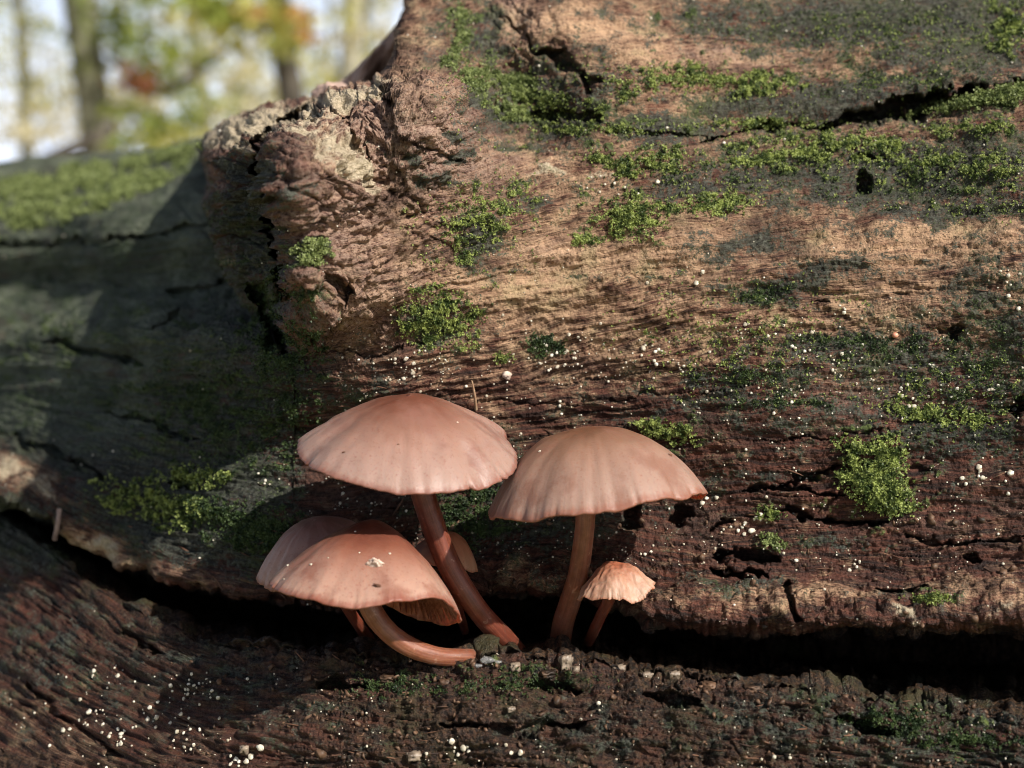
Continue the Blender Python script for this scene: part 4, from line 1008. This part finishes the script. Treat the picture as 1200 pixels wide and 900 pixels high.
# ================================================================ MUSHROOMS
def cap(parent, base, cen, Rpx, Hr, kpow, tilt, mat, seed=0, drop=None, umbo=0.0, wav=.02, notch=.010, squash=1.0, crumple=0.0, gill_mat=None, lines=.3):
    """cen (a, b, Y) of the rim plane's centre; Rpx radius in photo pixels; Hr height / radius; tilt (toward camera, to the right) degrees"""
    c = at(cen[0], cen[1], np.array(cen[2])); R = Rpx*Ypix(cen[2]); nth, nr = 300, 84
    th = np.linspace(0, 2*np.pi, nth, endpoint=False)[None, :]; t = (np.linspace(0.004, 1, nr)**.85)[:, None]
    ct, st = np.cos(th), np.sin(th)
    un = fbm2(ct*1.5+seed*7+5, st*1.5+3, 3, seed)
    edgen = perlin2(ct*16+40+seed, st*16+40, seed+3)+.7*perlin2(ct*45+60, st*45+60, seed+4)
    rr = R*t*(1+wav*un*t)+R*notch*edgen*t**14-R*.045*np.clip(perlin2(ct*9+70+seed, st*9+70, seed+6)-.42, 0, 1)*t**20*4
    z = R*Hr*(1-t**kpow)+R*umbo*np.exp(-(t/.22)**2)+0*th
    z = z+R*wav*1.3*t**2*un+R*.02*fbm2(ct*t*2+seed+9, st*t*2+9, 3, seed+8)
    z = z+R*.006*lines*perlin2(ct*26+80, st*26+80, seed+5)*t**6                      # faint striation near the rim
    if drop is not None: z = z+R*drop(th)*t**2.4
    if crumple:
        z = z+R*crumple*(perlin2(ct*2.0*t+seed, st*2.0*t+11, 6)*1.5+.9*perlin2(ct*4.5*t+4, st*4.5*t+11, 7)+.5*perlin2(ct*9*t+4, st*9*t+11, 9)+.7*np.abs(perlin2(ct*3+14, st*3+11, 17))*t**3)
    x, y = rr*ct, rr*st*squash
    # curl the rim slightly under
    z = z-R*.035*t**12
    Rm = rot(math.radians(tilt[0]), math.radians(tilt[1]))
    top = np.stack([x, y, z], -1)
    thick = R*(.085*(1-t)+.012)
    ir = .985-.0*t
    bot = np.stack([x*ir, y*ir, z-thick], -1)[::-1]
    Vv = np.concatenate([top, bot]).reshape(-1, 3) @ Rm.T+c
    capat = np.concatenate([np.stack([t+0*th, ct*np.ones_like(t), st*np.ones_like(t)], -1), np.stack([np.full_like(t[::-1], 1.0)+0*th, ct+0*t, st+0*t], -1)]).reshape(-1, 3)
    f = grid_faces(2*nr, nth, True)
    mi = (f[:, 0]//nth >= nr).astype(int)
    f = np.concatenate([f, np.array([[0, i, i+1, i+2] for i in range(1, nth-2, 2)], np.int32)[:, ::-1]]); mi = np.concatenate([mi, np.zeros(len(f)-len(mi), int)])
    o = obj('cap', mesh_np('cap', Vv, f, [mat, gill_mat or GILL], True, {'cap': ('FLOAT_VECTOR', capat)}, mi, origin=base), parent)
    # gills
    ng = 84; gs = np.linspace(.12, .965, 12)
    Vg, Fg = [], []
    zi = np.argsort(t[:, 0])
    for g in range(ng):
        a0 = 2*np.pi*g/ng+rng.uniform(-.01, .01); j = int(a0/(2*np.pi)*nth) % nth
        zz = np.interp(gs, t[:, 0], z[:, j])-np.interp(gs, t[:, 0], thick[:, 0])*.9; r_ = np.interp(gs, t[:, 0], rr[:, j])*.985
        s0 = 0 if g % 2 == 0 else 5
        dep = R*.13*np.sin(np.clip((gs-.05)/1.0, 0, 1)**.8*np.pi)**.7
        if s0: dep = dep*np.clip((gs-gs[s0])/.15, 0, 1)
        pt = np.stack([r_*np.cos(a0), r_*np.sin(a0)*squash, zz], -1); pb = pt-np.array([0, 0, 1])*dep[:, None]
        k = len(Vg)*24; Vg.append(np.stack([pt, pb], 1).reshape(-1, 3))
        Fg += [(k+2*i, k+2*i+1, k+2*i+3, k+2*i+2) for i in range(s0, 11)]
    Vg = np.concatenate(Vg) @ Rm.T+c
    g = obj('gills', mesh_np('gills', Vg, np.array(Fg), gill_mat or GILL, False, origin=base), parent)
    return o, c, Rm, R

def bez(pts, n):
    """Catmull-Rom through pts"""
    P_ = np.array(pts, float); P_ = np.concatenate([[2*P_[0]-P_[1]], P_, [2*P_[-1]-P_[-2]]]); out = []
    m = len(P_)-3
    for s in np.linspace(0, m-1e-6, n):
        i = int(s); t = s-i; a, b, c, d = P_[i:i+4]
        out.append(.5*((2*b)+(-a+c)*t+(2*a-5*b+4*c-d)*t*t+(-a+3*b-3*c+d)*t**3))
    return np.array(out)

def tube(pts, rad, n=60, k=28, seed=0, rough=.05, flute=.03):
    c = bez(pts, n); r = np.interp(np.linspace(0, 1, n), np.linspace(0, 1, len(rad)), rad)
    T = np.gradient(c, axis=0); T /= np.linalg.norm(T, axis=1)[:, None]
    up = np.array([.3, 1, .1]); X = np.cross(T, up); X /= np.linalg.norm(X, axis=1)[:, None]; Z = np.cross(X, T)
    th = np.linspace(0, 2*np.pi, k, endpoint=False)
    s = np.linspace(0, 1, n)[:, None]
    m = 1+rough*fbm2(np.cos(th)[None]*1.2+s*5+seed, np.sin(th)[None]*1.2+s*3, 3, seed)+flute*perlin2(np.cos(th)[None]*4+20+0*s, np.sin(th)[None]*4+s*.6, seed+1)
    v = c[:, None]+(X[:, None]*np.cos(th)[None, :, None]+Z[:, None]*np.sin(th)[None, :, None])*(r[:, None]*m)[..., None]
    V = v.reshape(-1, 3); f = grid_faces(n, k, True)
    caps = []
    for e, cc in ((0, c[0]), (n-1, c[-1])):
        V = np.concatenate([V, cc[None]]); ci = len(V)-1
        caps += [(e*k+i, e*k+(i+1) % k, ci, ci) for i in range(k)]
    return V, f, caps

def stem(parent, base, path, rpx, mat, seed=0):
    pts = [at(a, b, np.array(y)) for a, b, y in path]; rad = [r*.9*Ypix(path[0][2]) for r in rpx]
    V, f, _ = tube(pts, rad, 90, 36, seed, .05, .02)
    th_ = np.tile(np.linspace(0, 2*np.pi, 36, endpoint=False), 90); al = np.repeat(np.linspace(0, 1, 90), 36)
    at_ = np.concatenate([np.stack([al, np.cos(th_), np.sin(th_)], -1), np.zeros((len(V)-len(al), 3))])
    return obj('stem', mesh_np('stem', V, f, mat, True, {'along': ('FLOAT_VECTOR', at_)}, origin=base), parent)

def shroom(label, foot):
    b = at(foot[0], foot[1], np.array(foot[2]))
    return empty('mushroom', b, label, 'mushroom', 'mushrooms growing out of the crack in the log'), b

def bump(th, a0, w, h):                       # a0 in degrees (0 right, -90 toward the camera)
    d = (th-math.radians(a0)+np.pi) % (2*np.pi)-np.pi
    return h*np.exp(-(d/math.radians(w))**2)

CA = cap_material('pinkish_cap', (0.145, 0.052, 0.032), (0.300, 0.165, 0.122), (0.350, 0.232, 0.192), (0.22, 0.08, 0.055), (0.22, 0.1, 0.074), .42, .12)
CB = cap_material('tan_cap', (0.155, 0.068, 0.036), (0.285, 0.160, 0.108), (0.335, 0.218, 0.172), (0.25, 0.09, 0.055), (0.22, 0.1, 0.066), .45, .35)
CC = cap_material('red_brown_cap', (0.095, 0.022, 0.013), (0.245, 0.095, 0.060), (0.420, 0.262, 0.200), (0.22, 0.065, 0.04), (0.2, 0.065, 0.04), .36, .15)
CD = cap_material('greyish_cap', (0.22, 0.095, 0.07), (0.36, 0.205, 0.165), (0.42, 0.26, 0.215), (0.22, 0.08, 0.05), (0.24, 0.12, 0.09), .45, .1)
CE = cap_material('orange_cap', (0.30, 0.10, 0.045), (0.40, 0.16, 0.08), (0.50, 0.24, 0.15), (0.34, 0.11, 0.06), (0.42, 0.15, 0.08))
CF = cap_material('crumpled_cap', (0.28, 0.095, 0.05), (0.42, 0.215, 0.14), (0.52, 0.32, 0.235), (0.34, 0.12, 0.065), (0.32, 0.13, 0.075), .45, .2)

# tallest, pinkish
mA, bA = shroom('tallest mushroom with a wide pinkish cap and an orange-brown slanting stem', (590, 752, .203))
oA, _, _, _ = cap(mA, bA, (478, 524, .1965), 130, .50, 1.55, (8, 2), CA, 1, lambda th: bump(th, -60, 60, -.05)+bump(th, 182, 24, .04)+bump(th, -20, 24, -.06)+bump(th, -105, 20, .03), .015, .04, .010)
stem(mA, bA, [(484, 520, .1985), (491, 560, .1985), (506, 610, .1985), (528, 665, .1985), (560, 715, .199), (592, 750, .2025), (612, 772, .207)], [17, 17, 16, 16, 15, 15, 15], STEM, 2)
# broad tan, right
mB, bB = shroom('mushroom with a broad domed tan cap on a straight amber stem', (662, 745, .2035))
oB, _, _, _ = cap(mB, bB, (699, 586, .1955), 131, .67, 2.45, (-9, -4), CB, 4, lambda th: bump(th, 185, 50, -.03)+bump(th, -60, 26, .06)+bump(th, -120, 34, -.03)+bump(th, -92, 7, .02)+bump(th, -30, 14, .03)+bump(th, -93, 4, -.015), .0, .03, .010, lines=.5)
stem(mB, bB, [(691, 560, .197), (687, 590, .197), (684, 630, .1975), (678, 670, .1990), (668, 705, .2015), (659, 735, .2060), (655, 765, .212)], [14.5, 13.5, 13, 13.5, 14.5, 15, 15], STEM_PALE, 5)
# front, lower left
mC, bC = shroom('glossy red-brown front mushroom low at the left with a sideways bent stem', (560, 772, .195))
oC, cC, RC, rC = cap(mC, bC, (429, 694, .190), 119, .70, 1.75, (-14, 9), CC, 8,
    lambda th: bump(th, 48, 32, -.22)+bump(th, 2, 26, -.10)+bump(th, -42, 26, .13)+bump(th, -120, 40, -.08)+bump(th, 180, 50, .02), .04, .03, .013)
stem(mC, bC, [(420, 670, .191), (430, 703, .190), (448, 733, .190), (478, 757, .1905), (515, 769, .192), (560, 770, .1955), (590, 772, .203)], [15, 15, 14, 13.5, 12.5, 11, 11], STEM_PALE, 9)
# greyish behind it
mD, bD = shroom('greyish pink mushroom half hidden behind the glossy front cap', (430, 742, .209))
cap(mD, bD, (378, 657, .2035), 80, .66, 2.1, (6, -8), CD, 12, lambda th: bump(th, 180, 50, -.06), .0, .05, .012)
stem(mD, bD, [(385, 660, .203), (395, 690, .204), (412, 720, .206), (436, 755, .213)], [8, 8, 8, 8], STEM, 13)
# small orange behind the tall stem
mE, bE = shroom('small orange mushroom peeping out behind the stem of the tallest one', (548, 726, .207))
cap(mE, bE, (522, 655, .2035), 42, .82, 1.9, (-4, 12), CE, 15, lambda th: bump(th, 0, 40, -.10), .0, .05, .014)
stem(mE, bE, [(524, 655, .203), (530, 685, .2035), (545, 740, .210)], [6, 6, 6], STEM, 16)
# crumpled
mF, bF = shroom('smallest mushroom with a crumpled pale cap beside the straight stem', (688, 752, .201))
cap(mF, bF, (722, 691, .1960), 47, .72, 1.8, (-3, -6), CF, 19, lambda th: bump(th, 180, 40, -.10)+bump(th, 0, 25, .08)+bump(th, -60, 14, -.14)+bump(th, -110, 16, .08)+bump(th, -30, 9, .08), .0, .05, .04, crumple=.045, gill_mat=STEM)
stem(mF, bF, [(722, 680, .1965), (714, 702, .1970), (704, 722, .1995), (690, 752, .208)], [8.5, 8, 7.5, 7.5], STEM, 20)

def on_cap(ob, parent_c, a, b):
    """world point of a cap's surface seen at pixel a, b"""
    me = ob.data; v = np.zeros(len(me.vertices)*3, np.float32); me.vertices.foreach_get('co', v); v = v.reshape(-1, 3)+np.array(parent_c, np.float32)
    x, y = project(v.astype(float)); d = (x-a)**2+(y-b)**2; near = np.where(d < max(9, d.min()*2))[0]; i = near[np.argmin(v[near, 1])]
    return v[i].astype(float)
I3, F3 = ico(3)
def flat_bit(name, p, sx, sy, sz, mat, lab, cat, seed, ang=0):
    n = fbm3(I3[:, 0]*1.5+seed, I3[:, 1]*1.5, I3[:, 2]*1.5, 3, .7)
    o = obj(name, mesh_np(name, I3*(1+.5*n)[:, None]*np.array([sx, sy, sz]), F3, mat)); o.location = Vector(p); o.rotation_euler = (0.5, ang, 0)
    return tag(o, lab, cat)
flat_bit('pale_flake', on_cap(oC, bC, 441, 658)+np.array([0, -.0002, 0]), .0008, .00035, .0010, FLAKE, 'pale angular flake stuck on the glossy front cap', 'debris', 2, .3)
flat_bit('dark_grain', on_cap(oC, bC, 443, 684)+np.array([0, -.0001, 0]), .0005, .0002, .00025, DARKBIT, 'dark brown grain on the front cap below the pale flake', 'debris', 4, .35)
for (a, b, r, lab) in [(416, 620, 1.4, 'topmost pale speck on the glossy front cap'), (458, 646, 1.6, 'pale speck just right of the pale flake on the front cap'), (335, 658, 1.8, 'pale speck on the upper left edge of the front cap'), (362, 660, 1.8, 'larger pale speck in the left half of the front cap'), (332, 676, 1.2, 'pale speck nearest the left rim of the front cap'), (385, 651, 1.0, 'tiny pale speck midway between left edge and flake on the front cap'), (420, 645, 1.0, 'tiny pale speck just left above the flake on the front cap')]:
    o = bpy.data.objects.new('cap_speck', bead_meshes[0]); col.objects.link(o); q = r*Ypix(.185); o.scale = (q, q, q); o.location = Vector(on_cap(oC, bC, a, b))
    tag(o, lab, 'speck', 'specks on the front cap')
for (cap_o, bb, a, b, r, mt, lab) in [(oB, bB, 786, 531, 2.2, DARKBIT, 'dark brown grain on the right slope of the broad tan cap'), (oB, bB, 632, 526, 1.2, BEAD, 'pale grain on the left shoulder of the broad tan cap'), (oA, bA, 466, 518, 1.2, DARKBIT, 'dark dot in the middle of the tallest cap'), (oA, bA, 536, 492, 1.3, FLAKE, 'pale crumb on the right shoulder of the tallest cap'), (oA, bA, 402, 528, 1.5, DARKBIT, 'dark crumb near the left rim of the tallest cap')]:
    flat_bit('grain', on_cap(cap_o, bb, a, b), r*Ypix(.19)*1.3, r*Ypix(.19)*.7, r*Ypix(.19)*.8, mt, lab, 'debris', a % 7)
# dry stalk above the tall cap
def thin(name, path, rpx, mat, lab, cat):
    pts = [at(a, b, np.array(y)) for a, b, y in path]; base = pts[0]
    V, f, caps = tube(pts, [r*Ypix(path[0][2]) for r in rpx], 24, 8, 3, .2, .05)
    o = obj(name, mesh_np(name, V, f, mat, True, origin=base), None, base); return tag(o, lab, cat)
STALK = simple('dry_stalk', (0.30, 0.16, 0.09), (0.55, 0.38, 0.24), 900, .7)
p = surf(557, 478)[0][1]
thin('dry_stalk', [(558, 480, p-.0002), (556, 462, p-.0018), (553, 446, p-.0030)], [1.8, 1.6, .9], STALK, 'short dry stalk standing on the wood over the right slope of the tallest cap', 'stalk')
GREYST = simple('grey_thread', (0.16, 0.11, 0.10), (0.30, 0.22, 0.20), 500, .7)
thin('hanging_thread', [(70, 596, .2365), (68, 612, .2360), (64, 632, .2370)], [3.2, 3, 3.4], GREYST, 'blurred reddish-grey splinter bridging the crack at the left', 'splinter')
m = NT('water'); m.p.inputs['Transmission Weight'].default_value = .85; m.p.inputs['Roughness'].default_value = .08; m.p.inputs['IOR'].default_value = 1.33
m.p.inputs['Base Color'].default_value = (.95, .95, .95, 1); WATER = m.m
for (a, b, r, lab) in [(572, 772, 7, 'clear water droplet where the curved stem meets the ledge'), (560, 778, 4, 'tiny water droplet left of the larger one at the curved stem foot'), (585, 774, 3, 'smallest water droplet under the base of the tallest stem')]:
    s = surf(a, b)
    if s is None: continue
    o = bpy.data.objects.new('water_droplet', bead_meshes[1].copy()); o.data.materials.clear(); o.data.materials.append(WATER); col.objects.link(o); q = r*Ypix(.192)
    o.scale = (q*1.4, q, q*.8); o.location = Vector(s[0]+np.array([0, -.0006, 0.0002])); tag(o, lab, 'water')

# ================================================================ THE FOREST BEHIND
BARK = simple('grey_green_bark', (0.10, 0.10, 0.06), (0.26, 0.26, 0.17), 14, .9, .01)
BARK_D = simple('dark_bark', (0.055, 0.048, 0.038), (0.12, 0.105, 0.08), 16, .9, .01)
BARK_P = simple('pale_bark', (0.30, 0.29, 0.20), (0.48, 0.46, 0.36), 12, .9, .01)
LY = leaf_material('yellow_green_leaf', (0.42, 0.42, 0.08), (0.62, 0.58, 0.20), 3)
LG = leaf_material('green_leaf', (0.14, 0.20, 0.03), (0.34, 0.40, 0.08), 3)
LO = leaf_material('orange_leaf', (0.55, 0.28, 0.08), (0.66, 0.45, 0.18), 5)
LR = leaf_material('russet_leaf', (0.22, 0.07, 0.03), (0.40, 0.17, 0.07), 5)
LP = leaf_material('pale_yellow_leaf', (0.62, 0.56, 0.32), (0.78, 0.72, 0.48), 2)

m = NT('leaf_litter'); Pq = m.geo(); n1 = m.noise(Pq, 6, 6, .7); n2 = m.noise(Pq, .25, 3, .6)
c = m.mix(m.ramp(n1, .4, .62), (0.10, 0.055, 0.025), (0.42, 0.27, 0.11)); c = m.mix(m.ramp(n2, .45, .6), c, (0.16, 0.20, 0.05)); m.l(c, m.p.inputs['Base Color']); m.p.inputs['Roughness'].default_value = .9
gx_ = np.concatenate([-np.geomspace(600, 1, 40), np.linspace(-.9, .9, 12), np.geomspace(1, 600, 40)]); gy_ = np.concatenate([-np.geomspace(60, 1, 12), np.linspace(-.8, 2, 12), np.geomspace(2.2, 900, 60)])
XX, YY = np.meshgrid(gx_, gy_); ZZ = .05*fbm2(XX/1.5, YY/1.5, 2, 5)-.06*sstep(0, 3, np.abs(YY-.2))-2.2*sstep(4, 60, YY)-.4*sstep(0.5, 5, YY)
tag(obj('ground', mesh_np('ground', np.stack([XX, YY, ZZ], -1).reshape(-1, 3), grid_faces(len(gy_), len(gx_)), m.m)), 'forest floor covered in leaf litter', None, kind='structure')
def ground_z(x, y): return float(-.06-2.2*sstep(4, 60, np.array(y))-.4*sstep(.5, 5, np.array(y)))

def leaves_mesh(name, centers, size, mat, parent, origin):
    n = len(centers); d = rng.normal(size=(n, 3)); d /= np.linalg.norm(d, axis=1)[:, None]; s = np.cross(d, rng.normal(size=(n, 3))); s /= np.linalg.norm(s, axis=1)[:, None]
    L = size*rng.uniform(.6, 1.3, n)[:, None]
    v = np.stack([centers-d*L*.5, centers+s*L*.32, centers+d*L*.5, centers-s*L*.32], 1).reshape(-1, 3)
    return obj(name, mesh_np(name, v, np.arange(n*4, dtype=np.int32).reshape(n, 4), mat, False, origin=origin), parent)

def leaf_clouds(clouds):
    out = []
    for (c, r, n) in clouds:
        k = max(1, n//14); cc = np.asarray(c)+rng.normal(0, .45, (k, 3))*np.asarray(r)
        out.append(cc[rng.integers(k, size=n)]+rng.normal(0, .16, (n, 3))*np.asarray(r))
    return np.concatenate(out)

def tree(pxl, dist, wpx, bark, lab, sprays=(), leafmat=LY, leaf=.07, height=9., lean=0., name='forest_tree', crown_n=900, crown_from=.35, leafname='crown', extra=()):
    x = (pxl-600)/F*dist/math.cos(PITCH); r = wpx/F*dist/2; gz = ground_z(x, dist)
    root = empty(name, (x, dist, gz), lab, 'tree', 'trees of the blurred forest')
    base = np.array([x, dist, gz])
    lean = lean or random.uniform(-.07, .07)
    pts = [base+np.array([lean*(h-1.0)+.05*math.sin(h*1.6+pxl), .03*math.cos(h), h]) for h in np.linspace(-.1, height, 9)]
    V, f, caps = tube(pts, [r*1.35, r*1.05, r, r*.95, r*.85, r*.7, r*.55, r*.35, r*.1], 40, 16, int(pxl) % 50, .08, .05)
    t = obj('trunk', mesh_np('trunk', V, f, bark, True, origin=base), root)
    clouds = []
    nl = 9
    for k in range(nl):
        h = height*(crown_from+(1-crown_from)*(k+.5)/nl); a = rng.uniform(0, 6.28); L = height*.22*(1.15-.6*k/nl)
        p0 = base+np.array([lean*h, 0, h]); p2 = p0+np.array([math.cos(a)*L, math.sin(a)*L, L*.45]); p1 = (p0+p2)/2+np.array([0, 0, -.05*L])
        V, f, caps = tube([p0, p1, p2], [r*.4, r*.25, r*.06], 10, 7, k)
        obj('limb', mesh_np('limb', V, f, bark, True, origin=base), root)
        clouds.append((p2, (L*.8, L*.8, L*.5), crown_n//nl)); clouds.append((p1, (L*.5, L*.5, L*.4), crown_n//nl//2))
    leaves_mesh('crown', leaf_clouds(clouds), leaf, leafmat, root, base)['kind'] = 'stuff'
    for (sx, sy, rx, ry, n, mt, dd) in sprays:
        c = at(sx, sy, np.array(dd)); k = dd/F
        pp = [base+np.array([0, 0, max(.3, c[2]-gz+.15)]), (base+np.array([0, 0, c[2]-gz])+c)/2+np.array([0, 0, .12]), c]
        V, f, caps = tube(pp, [r*.22, r*.15, r*.05], 12, 7, 1); obj('limb', mesh_np('limb', V, f, bark, True, origin=base), root)
        o = leaves_mesh('leaf_spray', leaf_clouds([(c, (rx*k*1.7, .5, ry*k*1.7), n)]), .06, mt, root, base); o['kind'] = 'stuff'
    return root

tree(127, 8.5, 38, BARK, 'thick grey-green trunk, nearest of the blurred trees on the left', [(165, 100, 26, 12, 150, LR, 8.0), (150, 40, 40, 30, 260, LG, 8.2), (205, 60, 50, 34, 260, LG, 8.0), (175, 150, 40, 16, 120, LG, 7.6)], LG, .07, 9)
tree(346, 7.0, 31, BARK_D, 'dark trunk rising straight behind the broken knot', [(292, 22, 50, 22, 420, LY, 6.3), (347, 28, 20, 12, 90, LO, 6.2), (270, 8, 40, 12, 200, LG, 6.2), (300, 44, 40, 8, 60, LG, 6.3)], LY, .06, 8)
tree(412, 11, 24, BARK_P, 'pale slender trunk between the dark trunk and the log', [(440, 60, 40, 20, 160, LP, 10.5), (425, 20, 24, 16, 100, LY, 10.5)], LP, .08, 9)
tree(250, 15, 15, BARK, 'thin grey trunk midway between the thick and the dark trunk', [(235, 80, 50, 30, 260, LP, 14.5), (300, 90, 36, 30, 220, LY, 14.5)], LY, .09, 11)
tree(42, 17, 14, BARK, 'thin trunk near the left edge', [(40, 60, 60, 40, 260, LP, 16)], LY, .09, 11)
for i, (p_, d_, w_, b_, l_) in enumerate([(188, 22, 9, BARK, 'slim far tree right of the thick trunk'), (448, 20, 10, BARK, 'slim far tree nearest to the log face'), (385, 32, 7, BARK, 'distant thin tree right of the dark trunk'),
        (150, 40, 7, BARK_P, 'pale very distant tree behind the russet leaves'), (-60, 12, 24, BARK, 'tree just outside on the left'), (-150, 8, 34, BARK_D, 'dark tree well outside on the left'), (-260, 14, 26, BARK, 'grey tree far outside on the left'), (-380, 10, 30, BARK_P, 'pale tree far outside on the left'), (-500, 18, 26, BARK, 'last grey tree outside on the left'), (560, 14, 24, BARK, 'tree hidden behind the upper log'), (760, 16, 30, BARK_D, 'dark tree behind the log on the right'), (1000, 11, 26, BARK, 'grey tree behind the log far right')]):
    tree(p_, d_, w_, b_, l_, [(p_+random.uniform(-20, 20), random.uniform(40, 120), 40, 34, 150, (LP, LY, LG)[i % 3], d_)], (LY, LP, LG)[i % 3], .10, 12+.1*i, 0, crown_n=1000, crown_from=.2)

def bush(pxl, b0, dist, rx, ry, n, mat, leaf, lab):
    x = (pxl-600)/F*dist; gz = ground_z(x, dist); base = np.array([x, dist, gz]); root = empty('shrub', base, lab, 'shrub', 'shrubs of the blurred forest floor')
    k = dist/F; c = at(pxl, b0, np.array(dist*1.0))
    pts = leaf_clouds([(c+np.array([rng.normal(0, rx*k*.6), rng.normal(0, .5), rng.normal(0, ry*k*.6)]), (rx*k, .8, ry*k), n//5) for _ in range(5)])
    leaves_mesh('foliage', pts, leaf, mat, root, base)['kind'] = 'stuff'
    for j in range(5):
        e = c+np.array([rng.normal(0, rx*k*.6), 0, rng.uniform(-.2, .8)*ry*k]); V, f, caps = tube([base, (base+e)/2+np.array([0, 0, .1]), e], [.012, .009, .003], 12, 6, j); obj('branch', mesh_np('branch', V, f, BARK, True, origin=base), root)
for (a_, b_, d_, rx_, ry_, n_, m_, lf, lb) in [(40, 150, 13, 70, 22, 900, LP, .06, 'pale yellow shrub low at the left edge'), (110, 130, 16, 60, 34, 800, LY, .07, 'yellow-green shrub behind the thick trunk'), (200, 140, 12, 50, 30, 800, LG, .055, 'green shrub right of the thick trunk'),
        (235, 165, 9, 50, 12, 400, LY, .045, 'low yellow shrub just above the mossy crest'), (290, 125, 14, 46, 34, 900, LP, .06, 'pale shrub left of the dark trunk'), (320, 85, 22, 70, 46, 800, LY, .09, 'distant yellow shrub behind the dark trunk'), (400, 90, 13, 34, 26, 450, LY, .06, 'yellow shrub right of the dark trunk'), (20, 90, 26, 70, 40, 500, LP, .10, 'distant pale shrub at the left edge'), (150, 70, 28, 80, 46, 750, LP, .11, 'distant pale shrub mass high behind the russet leaves'), (235, 40, 30, 80, 46, 750, LY, .11, 'distant shrub mass in the middle of the forest'), (440, 30, 24, 40, 30, 300, LP, .08, 'pale distant shrub next to the log face'), (70, 30, 20, 60, 30, 450, LG, .08, 'distant green shrub high at the left'), (-90, 90, 14, 90, 70, 900, LY, .07, 'yellow shrub outside the left edge'), (-260, 80, 18, 110, 80, 900, LP, .09, 'pale shrub outside the left edge'), (-420, 90, 16, 110, 80, 900, LG, .08, 'green shrub far outside the left edge')]:
    bush(a_, b_, d_, rx_, ry_, int(n_*1.35), m_, lf, lb)
def branch(path, rad, lab):
    pts = [at(a_, b_, np.array(d_)) for a_, b_, d_ in path]
    V, f, caps = tube(pts, rad, 30, 10, 2); o = obj('branch', mesh_np('branch', V, f, BARK_D, True, origin=pts[0]), None, pts[0]); tag(o, lab, 'branch')
branch([(130, 60, 8.4), (185, 108, 8.2), (230, 84, 8.0), (285, 40, 7.8), (300, 20, 7.8)], [.03, .024, .018, .012, .006], 'drooping dark branch sweeping between the thick and the dark trunk')
pts = [at(40, 196, np.array(5.0)), at(80, 176, np.array(5.0)), at(118, 158, np.array(5.0)), at(128, 140, np.array(5.1))]
V, f, caps = tube(pts, [.030, .026, .022, .012], 20, 10, 2); o = obj('fallen_branch', mesh_np('fallen_branch', V, f, BARK_D, True, origin=pts[0]), None, pts[0]); tag(o, 'dark slanting branch in front of the foot of the thick trunk', 'branch')
print('lobe depth', [round(float(depth(np.array([[a_]]), np.array([[b_]]), np.array([[0.]]), np.array([[0.]]))[0, 0]), 4) for a_, b_ in ((260, 200), (290, 200), (305, 200), (330, 200), (360, 200), (260, 300), (300, 300), (350, 300))])
print('verts', len(Pf), 'cols', NC, 'rows', NR, 'beads', count)
